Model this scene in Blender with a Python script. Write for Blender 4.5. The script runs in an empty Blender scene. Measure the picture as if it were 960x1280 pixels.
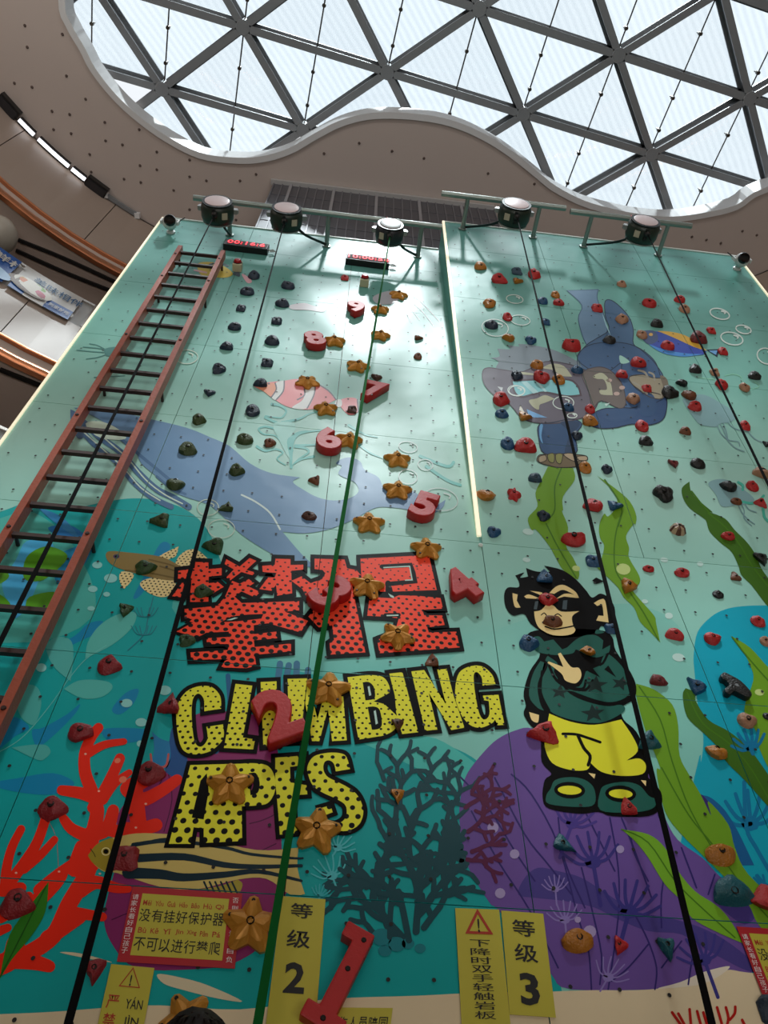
import bpy, bmesh, math, random
from mathutils import Vector, Matrix, noise
from mathutils.geometry import tessellate_polygon
C = bpy.context.scene.collection
SC = bpy.context.scene
PI = math.pi
random.seed(7)

# ------------------------------------------------------------------ camera
FOC, PITCH, YAW, ROLL = 961.0, math.radians(51.5718914), math.radians(6.0392822), math.radians(0.58002368)
CAM = Vector((0.0, -3.28, 1.3))
_fw = Vector((math.sin(YAW)*math.cos(PITCH), math.cos(YAW)*math.cos(PITCH), math.sin(PITCH)))
_r = Vector((math.cos(YAW), -math.sin(YAW), 0)); _u = _r.cross(_fw)
CR = _r*math.cos(ROLL) + _u*math.sin(ROLL); CU = -_r*math.sin(ROLL) + _u*math.cos(ROLL); CF = _fw
cam = bpy.data.cameras.new('camera'); cam_o = bpy.data.objects.new('camera', cam); C.objects.link(cam_o)
cam.sensor_fit = 'HORIZONTAL'; cam.sensor_width = 36.0; cam.lens = FOC/960*36.0
cam.clip_start = 0.05; cam.clip_end = 400
cam_o.matrix_world = Matrix(((CR.x, CU.x, -CF.x, CAM.x), (CR.y, CU.y, -CF.y, CAM.y), (CR.z, CU.z, -CF.z, CAM.z), (0, 0, 0, 1)))
SC.camera = cam_o

# ------------------------------------------------------------------ world, sun, exposure
SC.view_settings.view_transform = 'Standard'; SC.view_settings.look = 'None'
SC.view_settings.gamma = 1.0; SC.view_settings.use_curve_mapping = False
SC.view_settings.exposure = 0.0
SC.cycles.max_bounces = 8; SC.cycles.diffuse_bounces = 4; SC.cycles.glossy_bounces = 4
SC.cycles.transparent_max_bounces = 12; SC.cycles.caustics_reflective = False; SC.cycles.caustics_refractive = False
W = bpy.data.worlds.new('sky'); SC.world = W; W.use_nodes = True
_n = W.node_tree.nodes; _l = W.node_tree.links
_bg = _n['Background']; _bg.inputs['Strength'].default_value = 1.02
_tc = _n.new('ShaderNodeTexCoord'); _ns = _n.new('ShaderNodeTexNoise'); _ns.inputs['Scale'].default_value = 2.2; _ns.inputs['Detail'].default_value = 3
_rp = _n.new('ShaderNodeValToRGB')
_rp.color_ramp.elements[0].position = .3; _rp.color_ramp.elements[0].color = (.82, .88, .94, 1)
_rp.color_ramp.elements[1].position = .7; _rp.color_ramp.elements[1].color = (.95, .97, 1, 1)
_l.new(_tc.outputs['Generated'], _ns.inputs['Vector']); _l.new(_ns.outputs['Fac'], _rp.inputs['Fac']); _l.new(_rp.outputs['Color'], _bg.inputs['Color'])
sun = bpy.data.lights.new('sun', 'SUN'); sun.energy = 5.6; sun.angle = math.radians(3.6); sun.color = (1, .98, .94)
sun_o = bpy.data.objects.new('sun', sun); C.objects.link(sun_o)
sun_o.rotation_mode = 'QUATERNION'; sun_o.rotation_quaternion = Vector((-.1, 1, -2.15)).to_track_quat('-Z', 'Y')

def area(name, loc, tgt, sx, sy, e, col=(1, 1, 1)):
    L = bpy.data.lights.new(name, 'AREA'); L.shape = 'RECTANGLE'; L.size = sx; L.size_y = sy; L.energy = e; L.color = col
    o = bpy.data.objects.new(name, L); C.objects.link(o); o.location = loc
    o.rotation_mode = 'QUATERNION'; o.rotation_quaternion = (Vector(tgt)-Vector(loc)).to_track_quat('-Z', 'Y'); return o
# added fill lights, out of view, that brighten the soffit and upper wall
area('upper_wall_fill', (1.3, -10.0, 10.6), (1.3, 0, 8.2), 9, 1.6, 45, (1, .96, .9))
area('soffit_fill_low', (1.3, -8.2, .35), (1.0, -5.5, 14), 9, 2.5, 330, (1, .95, .91))
area('soffit_fill_high', (1.3, -9.6, 9.6), (1.3, -2.0, 14.2), 8, 1.0, 160, (1, .94, .9))
area('soffit_fill_left', (-6.6, -4.6, 11.2), (-2, -1.0, 14.0), 2.5, 1.0, 60, (1, .93, .86))

# ------------------------------------------------------------------ pixel -> place helpers (960 x 1280 frame)
WX = .0
KY = -.105*3.28/((2.887-1.195)*3.28)             # slope of the overhanging face
ZC = 1.3+1.195*3.28                               # height of the crease
ZT = 1.3+2.887*3.28                               # top of the wall
XO = .307*3.28                                    # left side of the overhang
XL, XR = -.7215*3.28, 1.425*3.28
def ray(px, py): return (CR*(px-480) + CU*(640-py) + CF*FOC)
def on_y(px, py, y=0.0):
    v = ray(px, py); return CAM + v*((y-CAM.y)/v.y)
def on_z(px, py, z):
    v = ray(px, py); return CAM + v*((z-CAM.z)/v.z)
def on_over(px, py, off=0.0):
    v = ray(px, py)                               # y = KY*(z-ZC) - off
    t = (KY*(CAM.z-ZC)-off-CAM.y)/(v.y-KY*v.z); return CAM + v*t
def to_px(P):
    d = P-CAM; z = d.dot(CF); return 480+FOC*d.dot(CR)/z, 640-FOC*d.dot(CU)/z
_a = to_px(Vector((XO, 0, ZC))); _b = to_px(Vector((XR, 0, ZC))); _c = to_px(Vector((XO, KY*(ZT-ZC), ZT)))
def above_crease(x, y): return (_a[1]+(_b[1]-_a[1])*(x-_a[0])/(_b[0]-_a[0])) - y
def right_of_edge(x, y): return x-(_a[0]+(_c[0]-_a[0])*(y-_a[1])/(_c[1]-_a[1]))
def in_over(x, y): return above_crease(x, y) > 0 and right_of_edge(x, y) > 0
N_OVER = Vector((0, -1, KY)).normalized()         # outward normal of the overhang
def on_wall(x, y, off=0.0):
    if in_over(x, y): return on_over(x, y, off), N_OVER
    return on_y(x, y, -off), Vector((0, -1, 0))

# ------------------------------------------------------------------ materials
def lin(h):
    h = h.lstrip('#'); o = []
    for i in (0, 2, 4):
        c = int(h[i:i+2], 16)/255; o.append(c/12.92 if c <= .04045 else ((c+.055)/1.055)**2.4)
    return (*o, 1)
MATS = {}
def mat(name, col='#888888', rough=.5, metal=0.0, var=.08, vs=6.0, bump=0.0, bs=20.0, spec=.5, emit=None, es=1.0, coat=0.0):
    if name in MATS: return MATS[name]
    m = bpy.data.materials.new(name); m.use_nodes = True; n = m.node_tree.nodes; l = m.node_tree.links; p = n['Principled BSDF']
    c = lin(col) if isinstance(col, str) else (*col, 1)
    tc = n.new('ShaderNodeTexCoord')
    if var > 0:
        nz = n.new('ShaderNodeTexNoise'); nz.inputs['Scale'].default_value = vs; nz.inputs['Detail'].default_value = 4
        mx = n.new('ShaderNodeMix'); mx.data_type = 'RGBA'
        mx.inputs['A'].default_value = (c[0]*(1-var), c[1]*(1-var), c[2]*(1-var), 1)
        mx.inputs['B'].default_value = (min(1, c[0]*(1+var)), min(1, c[1]*(1+var)), min(1, c[2]*(1+var)), 1)
        l.new(tc.outputs['Object'], nz.inputs['Vector']); l.new(nz.outputs['Fac'], mx.inputs['Factor']); l.new(mx.outputs['Result'], p.inputs['Base Color'])
    else: p.inputs['Base Color'].default_value = c
    p.inputs['Roughness'].default_value = rough; p.inputs['Metallic'].default_value = metal; p.inputs['Specular IOR Level'].default_value = spec
    p.inputs['Coat Weight'].default_value = coat; p.inputs['Coat Roughness'].default_value = .15
    if bump > 0:
        nb = n.new('ShaderNodeTexNoise'); nb.inputs['Scale'].default_value = bs; nb.inputs['Detail'].default_value = 4
        b = n.new('ShaderNodeBump'); b.inputs['Strength'].default_value = bump; b.inputs['Distance'].default_value = .02
        l.new(tc.outputs['Object'], nb.inputs['Vector']); l.new(nb.outputs['Fac'], b.inputs['Height']); l.new(b.outputs['Normal'], p.inputs['Normal'])
    if emit:
        p.inputs['Emission Color'].default_value = lin(emit); p.inputs['Emission Strength'].default_value = es
    MATS[name] = m; return m

def paint(col, grad=None):
    """glossy printed laminate; grad = (z0, col0, z1, col1) is a printed colour gradient over height"""
    key = 'print_'+col.strip('#')+(str(grad) if grad else '')
    if key in MATS: return MATS[key]
    m = bpy.data.materials.new(key[:60]); m.use_nodes = True; n = m.node_tree.nodes; l = m.node_tree.links; p = n['Principled BSDF']
    tc = n.new('ShaderNodeTexCoord'); nz = n.new('ShaderNodeTexNoise'); nz.inputs['Scale'].default_value = 1.3; nz.inputs['Detail'].default_value = 5
    l.new(tc.outputs['Object'], nz.inputs['Vector'])
    hs = n.new('ShaderNodeHueSaturation'); mr = n.new('ShaderNodeMapRange'); mr.inputs['To Min'].default_value = .88; mr.inputs['To Max'].default_value = 1.12
    l.new(nz.outputs['Fac'], mr.inputs['Value']); l.new(mr.outputs['Result'], hs.inputs['Value'])
    if grad:
        sx = n.new('ShaderNodeSeparateXYZ'); l.new(tc.outputs['Object'], sx.inputs['Vector'])
        rp = n.new('ShaderNodeValToRGB'); cr = rp.color_ramp
        z0, z1 = grad[0][0], grad[-1][0]
        mz = n.new('ShaderNodeMapRange'); mz.inputs['From Min'].default_value = z0; mz.inputs['From Max'].default_value = z1
        l.new(sx.outputs['Z'], mz.inputs['Value']); l.new(mz.outputs['Result'], rp.inputs['Fac'])
        while len(cr.elements) < len(grad): cr.elements.new(.5)
        for e, (z, c) in zip(cr.elements, grad): e.position = (z-z0)/(z1-z0); e.color = lin(c)
        l.new(rp.outputs['Color'], hs.inputs['Color'])
    else: hs.inputs['Color'].default_value = lin(col)
    l.new(hs.outputs['Color'], p.inputs['Base Color'])
    p.inputs['Roughness'].default_value = .36; p.inputs['Specular IOR Level'].default_value = .20
    nb = n.new('ShaderNodeTexNoise'); nb.inputs['Scale'].default_value = 2.2; nb.inputs['Detail'].default_value = 2
    b = n.new('ShaderNodeBump'); b.inputs['Strength'].default_value = .35; b.inputs['Distance'].default_value = .02
    l.new(tc.outputs['Object'], nb.inputs['Vector']); l.new(nb.outputs['Fac'], b.inputs['Height']); l.new(b.outputs['Normal'], p.inputs['Normal'])
    MATS[key] = m; return m

def dotted(name, col, pitch, z0, r0, z1, r1, slope=0.0, dot='#0c0c0b'):
    """printed halftone: black round dots in staggered rows, radius r0 at height z0 to r1 at z1"""
    m = bpy.data.materials.new(name); m.use_nodes = True; n = m.node_tree.nodes; l = m.node_tree.links; p = n['Principled BSDF']
    tc = n.new('ShaderNodeTexCoord'); sx = n.new('ShaderNodeSeparateXYZ'); l.new(tc.outputs['Object'], sx.inputs['Vector'])
    def M(op, a, b=None, c=None):
        q = n.new('ShaderNodeMath'); q.operation = op
        for i, v in enumerate((a, b, c)):
            if v is None: continue
            if isinstance(v, (int, float)): q.inputs[i].default_value = v
            else: l.new(v, q.inputs[i])
        return q.outputs[0]
    X, Z = sx.outputs['X'], sx.outputs['Z']
    Zs = M('ADD', Z, M('MULTIPLY', X, slope))
    v = M('DIVIDE', Zs, pitch*.82); row = M('FLOOR', v)
    u = M('ADD', M('DIVIDE', X, pitch), M('MULTIPLY', M('FLOORED_MODULO', row, 2), .5))
    du = M('MULTIPLY', M('SUBTRACT', M('FRACT', u), .5), pitch); dv = M('MULTIPLY', M('SUBTRACT', M('FRACT', v), .5), pitch*.82)
    d = M('SQRT', M('ADD', M('MULTIPLY', du, du), M('MULTIPLY', dv, dv)))
    mr = n.new('ShaderNodeMapRange'); l.new(Zs, mr.inputs['Value'])
    for k, q in (('From Min', z0), ('From Max', z1), ('To Min', r0), ('To Max', r1)): mr.inputs[k].default_value = q
    f = M('LESS_THAN', d, mr.outputs['Result'])
    mx = n.new('ShaderNodeMix'); mx.data_type = 'RGBA'; l.new(f, mx.inputs['Factor']); mx.inputs['A'].default_value = lin(col); mx.inputs['B'].default_value = lin(dot)
    l.new(mx.outputs['Result'], p.inputs['Base Color']); p.inputs['Roughness'].default_value = .36; p.inputs['Specular IOR Level'].default_value = .12
    MATS[name] = m; return m

# ------------------------------------------------------------------ mesh helpers
def link(name, me, m=None, parent=None, kind=None):
    o = bpy.data.objects.new(name, me); C.objects.link(o)
    if m is not None:
        for q in (m if isinstance(m, (list, tuple)) else [m]): me.materials.append(q)
    if parent is not None: o.parent = parent
    if kind: o['kind'] = kind
    return o
def obj(name, bm, m, parent=None, kind=None, smooth=False):
    me = bpy.data.meshes.new(name); bm.normal_update(); bm.to_mesh(me); bm.free()
    if smooth:
        for p in me.polygons: p.use_smooth = True
        if smooth != 'all':
            try: me.set_sharp_from_angle(angle=math.radians(38))
            except Exception: pass
    return link(name, me, m, parent, kind)
def pyobj(name, vs, fs, m, parent=None, kind=None, mi=None):
    me = bpy.data.meshes.new(name); me.from_pydata([tuple(v) for v in vs], [], fs)
    o = link(name, me, m, parent, kind)
    if mi: me.polygons.foreach_set('material_index', mi)
    return o
def empty(name, loc=(0, 0, 0), label=None, cat=None, group=None, kind=None):
    o = bpy.data.objects.new(name, None); C.objects.link(o); o.location = loc; o.empty_display_size = .2
    return tag(o, label, cat, group, kind)
def tag(o, label=None, cat=None, group=None, kind=None):
    if label: o['label'] = label
    if cat: o['category'] = cat
    if group: o['group'] = group
    if kind: o['kind'] = kind
    return o
def box(bm, x0, x1, y0, y1, z0, z1, mtx=None):
    r = bmesh.ops.create_cube(bm, size=1.0)
    for v in r['verts']:
        v.co = Vector((x0+(v.co.x+.5)*(x1-x0), y0+(v.co.y+.5)*(y1-y0), z0+(v.co.z+.5)*(z1-z0)))
        if mtx: v.co = mtx @ v.co
def frame_of(d, up=Vector((0, 0, 1))):
    d = d.normalized(); s = d.cross(up)
    if s.length < 1e-4: s = d.cross(Vector((0, 1, 0)))
    s.normalize(); return s, s.cross(d).normalized(), d
def bar(bm, a, b, w, h, up=Vector((0, 0, 1))):
    """box beam from a to b, w across, h along up"""
    a, b = Vector(a), Vector(b); s, u, d = frame_of(b-a, up)
    vs = [bm.verts.new(p + s*sx*w/2 + u*su*h/2) for p in (a, b) for sx, su in ((-1, -1), (1, -1), (1, 1), (-1, 1))]
    for f in ((3, 2, 1, 0), (4, 5, 6, 7), (0, 1, 5, 4), (1, 2, 6, 5), (2, 3, 7, 6), (3, 0, 4, 7)): bm.faces.new([vs[i] for i in f])
def tube(bm, pts, r, seg=8, caps=True):
    pts = [Vector(p) for p in pts]; rings = []; s0 = None
    for i, p in enumerate(pts):
        d = (pts[min(i+1, len(pts)-1)] - pts[max(i-1, 0)]).normalized()
        if s0 is None: s0 = frame_of(d)[0]
        s = (s0 - d*s0.dot(d)).normalized(); s0 = s; u = s.cross(d)
        rr = r[i] if isinstance(r, (list, tuple)) else r
        rings.append([bm.verts.new(p + (s*math.cos(a)+u*math.sin(a))*rr) for a in [2*PI*k/seg for k in range(seg)]])
    for A, B in zip(rings, rings[1:]):
        for k in range(seg): bm.faces.new((A[k], A[(k+1) % seg], B[(k+1) % seg], B[k]))
    if caps: bm.faces.new(rings[0][::-1]); bm.faces.new(rings[-1])
def lathe(bm, prof, origin=(0, 0, 0), axis=(0, 0, 1), seg=24):
    """prof = [(radius, height)]"""
    s, u, d = frame_of(Vector(axis), Vector((0, 1, 0)) if abs(axis[2]) > .5 else Vector((0, 0, 1))); o = Vector(origin); rings = []
    for r, h in prof:
        if r < 1e-5: rings.append([bm.verts.new(o+d*h)])
        else: rings.append([bm.verts.new(o+d*h+(s*math.cos(a)+u*math.sin(a))*r) for a in [2*PI*k/seg for k in range(seg)]])
    for A, B in zip(rings, rings[1:]):
        for k in range(seg):
            k2 = (k+1) % seg
            if len(A) == 1 and len(B) == 1: continue
            if len(A) == 1: bm.faces.new((A[0], B[k2], B[k]))
            elif len(B) == 1: bm.faces.new((A[k], A[k2], B[0]))
            else: bm.faces.new((A[k], A[k2], B[k2], B[k]))
def bevel(bm, w, seg=2, ang=30):
    es = [e for e in bm.edges if len(e.link_faces) == 2 and e.calc_face_angle(0) > math.radians(ang)]
    bmesh.ops.bevel(bm, geom=es, offset=w, segments=seg, profile=.6, affect='EDGES', clamp_overlap=True)
def text_mesh(body, size=1.0, extrude=0.0, offset=0.0, bev=0.0, align='CENTER', space=1.0, res=3):
    c = bpy.data.curves.new('lettering', 'FONT'); c.body = body; c.size = size; c.extrude = extrude; c.offset = offset
    c.bevel_depth = bev; c.bevel_resolution = 1; c.align_x = align; c.align_y = 'CENTER'; c.space_character = space; c.resolution_u = res
    o = bpy.data.objects.new('lettering', c); C.objects.link(o); bpy.context.view_layer.update()
    me = bpy.data.meshes.new_from_object(o.evaluated_get(bpy.context.evaluated_depsgraph_get()))
    bpy.data.objects.remove(o); bpy.data.curves.remove(c); me.materials.clear(); return me
# ================================================================== the setting
M_SOF = mat('soffit_plaster', '#c6bab3', .75, var=.03, vs=.8)
M_FAS = mat('fascia_panel_paint', '#a8988c', .45, var=.04, vs=1.5)
M_SOF2 = mat('gallery_soffit_paint', '#c9b6aa', .6, var=.04, vs=1)
M_COP = mat('copper_trim', '#c9855f', .28, metal=.85, var=.05)
M_DARK = mat('dark_slot', '#120f0e', .7, var=0)
M_WHT = mat('white_rim_paint', '#dfe2e4', .45, var=.02)
M_STL = mat('grey_steel_beam', '#8a9095', .38, metal=.25, var=.05, vs=3)
ZS = 14.0
# floor
bm = bmesh.new(); box(bm, -12, 16, -18, 8, -.3, 0)
o = obj('floor', bm, mat('polished_floor_stone', '#b9aea0', .25, var=.06, vs=1.2)); tag(o, kind='structure')

def smooth_line(pts, n=6, closed=False):
    P = [Vector(p) for p in pts]; N = len(P); out = []
    for i in range(N if closed else N-1):
        p0 = P[(i-1) % N] if (closed or i > 0) else P[0]*2-P[1]; p1 = P[i % N]; p2 = P[(i+1) % N]
        p3 = P[(i+2) % N] if (closed or i+2 < N) else P[N-1]*2-P[N-2]
        for k in range(n):
            t = k/n
            out.append(.5*((2*p1)+(p2-p0)*t+(2*p0-5*p1+4*p2-p3)*t*t+(3*p1-p0-3*p2+p3)*t**3))
    if not closed: out.append(P[-1])
    return out
# the waved opening of the skylight: the front edge as it is seen, closed behind the camera
edge_px = [(82, 0), (90, 30), (107, 60), (120, 85), (145, 117), (175, 145), (210, 170), (250, 190), (290, 196), (325, 195), (360, 185), (395, 165), (425, 150), (460, 141),
           (500, 140), (545, 145), (580, 155), (615, 172), (645, 192), (670, 212), (695, 232), (730, 250), (765, 260), (800, 267), (840, 270), (880, 265), (920, 255), (960, 232)]
edge = [on_z(x, y, ZS).xy.to_3d() for x, y in edge_px]
back = [(8.0, -1.2), (8.5, -2.6), (8.0, -4.4), (6.4, -5.6), (4.4, -5.9), (2.4, -5.4), (.6, -5.0), (-1.2, -5.2), (-2.9, -4.9), (-4.0, -3.8), (-4.1, -2.7)]
edge += [Vector((x, y, 0)) for x, y in back]
edge = smooth_line(edge, 4, True)
# outer edge of the soffit: two round bays joined
CL, CRr, RR = Vector((-.89, -4.25)), Vector((3.60, -4.25)), 6.04
def stadium(r, n=40):
    pts = []
    for k in range(n+1):
        a = PI/2 + PI*k/n; pts.append(Vector((CL.x+r*math.cos(a), CL.y+r*math.sin(a), 0)))
    for k in range(n+1):
        a = -PI/2 + PI*k/n; pts.append(Vector((CRr.x+r*math.cos(a), CRr.y+r*math.sin(a), 0)))
    return pts
out = stadium(RR)
vs = [(v.x, v.y, ZS) for v in out] + [(v.x, v.y, ZS) for v in edge]
tri = tessellate_polygon([[Vector((v.x, v.y, 0)) for v in out], [Vector((v.x, v.y, 0)) for v in edge]])
ceil = pyobj('ceiling', vs, [t for t in tri], M_SOF); tag(ceil, kind='structure')
nO, nE = len(out), len(edge)
top = [(v.x, v.y, ZS+.34) for v in edge]
# rim of the opening
bm = bmesh.new(); a = [bm.verts.new((v.x, v.y, ZS-.03)) for v in edge]; b = [bm.verts.new(t) for t in top]
import_n = nE
cx = sum(v.x for v in edge)/nE; cy = sum(v.y for v in edge)/nE
c2 = []
for i, v in enumerate(edge):
    d = (edge[(i+1) % nE]-edge[i-1]).normalized(); nrm = Vector((-d.y, d.x, 0))
    c2.append(nrm)
c = [bm.verts.new((v.x+q.x*.09, v.y+q.y*.09, ZS-.03)) for v, q in zip(edge, c2)]
e = [bm.verts.new((v.x+q.x*.09, v.y+q.y*.09, ZS+.34)) for v, q in zip(edge, c2)]
for i in range(nE):
    j = (i+1) % nE
    bm.faces.new((a[i], a[j], b[j], b[i])); bm.faces.new((a[i], a[j], c[j], c[i])); bm.faces.new((c[i], c[j], e[j], e[i])); bm.faces.new((b[i], b[j], e[j], e[i]))
obj('opening_rim', bm, M_WHT, ceil)
# roof slab above the soffit so that daylight only enters by the skylight
big = [Vector(p) for p in ((-13, -19, 0), (17, -19, 0), (17, 9, 0), (-13, 9, 0))]
tri = tessellate_polygon([big, [Vector((v.x, v.y, 0)) for v in edge]])
pts = [(p.x, p.y, ZS+.34) for p in big] + top
pyobj('roof_slab', pts, [t for t in tri], M_SOF, ceil)
# small round sprinkler and fixing heads in the soffit
dots = [(31, 32), (34, 59), (78, 43), (83, 95), (18, 104), (40, 109), (107, 124), (65, 139), (87, 143), (67, 162), (89, 167), (131, 153), (132, 176), (174, 162), (112, 193), (114, 215),
        (153, 181), (155, 224), (175, 207), (196, 190), (196, 212), (176, 228), (217, 238), (237, 200), (237, 221), (237, 262), (258, 226), (295, 275), (320, 218), (300, 226), (405, 192), (449, 179),
        (490, 189), (530, 198), (610, 217), (668, 230), (946, 294), (928, 289), (901, 304), (883, 300), (865, 296)]
bm = bmesh.new(); lathe(bm, [(.0, -.016), (.012, -.016), (.019, -.005), (.022, 0)], seg=10)
d0 = obj('fixing_head', bm, mat('soffit_fixing', '#5a4d48', .5, var=0), ceil)
for i, (x, y) in enumerate(dots):
    q = d0 if i == 0 else d0.copy()
    if i: C.objects.link(q)
    q.location = on_z(x, y, ZS)

# ---- steel and glass skylight: a flat triangular grid
sky = empty('window_1', kind='structure')
A0 = Vector((-3.51, 1.59)); E1 = Vector((2.178, .334)); E2 = Vector((1.235, -.952)); ZB = 14.6
inside_pts = [(v.x, v.y) for v in edge]
def inside(x, y):
    r = False; j = nE-1
    for i in range(nE):
        xi, yi = inside_pts[i]; xj, yj = inside_pts[j]
        if (yi > y) != (yj > y) and x < (xj-xi)*(y-yi)/(yj-yi)+xi: r = not r
        j = i
    return r
def near(x, y, m=1.5): return any(inside(x+dx*m, y+dy*m) for dx, dy in ((0, 0), (1, 0), (-1, 0), (0, 1), (0, -1), (.7, .7), (-.7, .7), (.7, -.7), (-.7, -.7)))
def node(i, j): p = A0+E1*i+E2*j; return p
nodes = {}
for i in range(-8, 9):
    for j in range(-8, 12):
        p = node(i, j)
        if near(p.x, p.y): nodes[(i, j)] = p
M_GL = bpy.data.materials.new('fritted_roof_glass'); M_GL.use_nodes = True
n_ = M_GL.node_tree.nodes; l_ = M_GL.node_tree.links; n_.remove(n_['Principled BSDF'])
t_ = n_.new('ShaderNodeBsdfTransparent'); t_.inputs[0].default_value = (.80, .85, .88, 1)
g_ = n_.new('ShaderNodeBsdfGlossy'); g_.inputs['Roughness'].default_value = .05; g_.inputs['Color'].default_value = (.8, .85, .9, 1)
tl = n_.new('ShaderNodeBsdfTranslucent'); tl.inputs[0].default_value = (.85, .88, .9, 1)
m1 = n_.new('ShaderNodeMixShader'); m2 = n_.new('ShaderNodeMixShader'); fr = n_.new('ShaderNodeFresnel'); fr.inputs[0].default_value = 1.45
tx = n_.new('ShaderNodeTexCoord'); wv = n_.new('ShaderNodeTexWave'); wv.inputs['Scale'].default_value = 3.2; wv.inputs['Distortion'].default_value = 1.2; wv.inputs['Detail'].default_value = 2
mp = n_.new('ShaderNodeMapping'); mp.inputs['Rotation'].default_value = (0, 0, .7); l_.new(tx.outputs['Object'], mp.inputs['Vector']); l_.new(mp.outputs['Vector'], wv.inputs['Vector'])
mr_ = n_.new('ShaderNodeMapRange'); mr_.inputs['To Min'].default_value = .12; mr_.inputs['To Max'].default_value = .18; l_.new(wv.outputs['Fac'], mr_.inputs['Value'])
l_.new(mr_.outputs['Result'], m1.inputs[0]); l_.new(t_.outputs[0], m1.inputs[1]); l_.new(tl.outputs[0], m1.inputs[2])
l_.new(fr.outputs[0], m2.inputs[0]); l_.new(m1.outputs[0], m2.inputs[1]); l_.new(g_.outputs[0], m2.inputs[2]); l_.new(m2.outputs[0], n_['Material Output'].inputs['Surface'])
def v3(p, z): return Vector((p.x, p.y, z))
for (i, j), p in nodes.items():
    for di, dj in ((1, 0), (0, 1), (1, -1)):
        if (i+di, j+dj) in nodes:
            q = nodes[(i+di, j+dj)]
            mid = (p+q)/2
            if not near(mid.x, mid.y, .9): continue
            bm = bmesh.new(); a, b = v3(p, ZB), v3(q, ZB)
            bar(bm, a+Vector((0, 0, -.03)), b+Vector((0, 0, -.03)), .105, .02); bar(bm, a+Vector((0, 0, .09)), b+Vector((0, 0, .09)), .045, .24); bar(bm, a+Vector((0, 0, .2)), b+Vector((0, 0, .2)), .14, .03)
            obj('steel_beam', bm, M_STL, sky)
    if near(p.x, p.y, .5):
        bm = bmesh.new(); lathe(bm, [(0, -.045), (.10, -.045), (.105, -.04), (.105, .2), (0, .2)], v3(p, ZB), seg=12); obj('beam_node', bm, M_STL, sky)
    for tr in (((0, 0), (1, 0), (0, 1)), ((1, 0), (0, 1), (1, 1))):
        ks = [(i+a, j+b) for a, b in tr]
        if all(k in nodes for k in ks):
            ps = [nodes[k] for k in ks]; cen = (ps[0]+ps[1]+ps[2])/3
            if near(cen.x, cen.y, 1.9):
                vs = [v3(q+(cen-q)*.012, ZB+.27+dz) for dz in (0, .016) for q in ps]
                pyobj('glass_pane', vs, [(0, 1, 2), (5, 4, 3), (0, 3, 4, 1), (1, 4, 5, 2), (2, 5, 3, 0)], M_GL, sky)
# thin rods with round clamps, one line through every column of nodes
M_ROD = mat('rod_steel', '#4c4740', .4, metal=.6, var=0)
dirr = Vector((E1.y, -E1.x)).normalized()         # across the long beams
for (i, j), p in nodes.items():
    q = node(i-1, j+1); q2 = node(i, j+1)         # far side is q-q2 (one row further)
    m_ = (q+q2)/2 + (E1*.0)
    mid = (p+m_)/2
    if near(mid.x, mid.y, .4):
        bm = bmesh.new(); tube(bm, [v3(p, ZB+.12), v3(m_, ZB+.12)], .011, 6); obj('glazing_rod', bm, M_ROD, sky)
        for t in (.3, .72):
            c_ = p+(m_-p)*t; bm = bmesh.new(); lathe(bm, [(0, -.03), (.028, -.03), (.032, 0), (.028, .04), (.012, .05), (.012, .14), (0, .14)], v3(c_, ZB+.12), seg=8); obj('rod_clamp', bm, M_ROD, sky)
    c0 = q + (q2-q)*.5
    r1 = node(i-1, j+2)
    if near((c0.x+r1.x)/2, (c0.y+r1.y)/2, .4):
        bm = bmesh.new(); tube(bm, [v3(c0, ZB+.12), v3(r1, ZB+.12)], .011, 6); obj('glazing_rod', bm, M_ROD, sky)
        c_ = c0+(r1-c0)*.5; bm = bmesh.new(); lathe(bm, [(0, -.03), (.028, -.03), (.032, 0), (.028, .04), (.012, .05), (.012, .14), (0, .14)], v3(c_, ZB+.12), seg=8); obj('rod_clamp', bm, M_ROD, sky)

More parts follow.
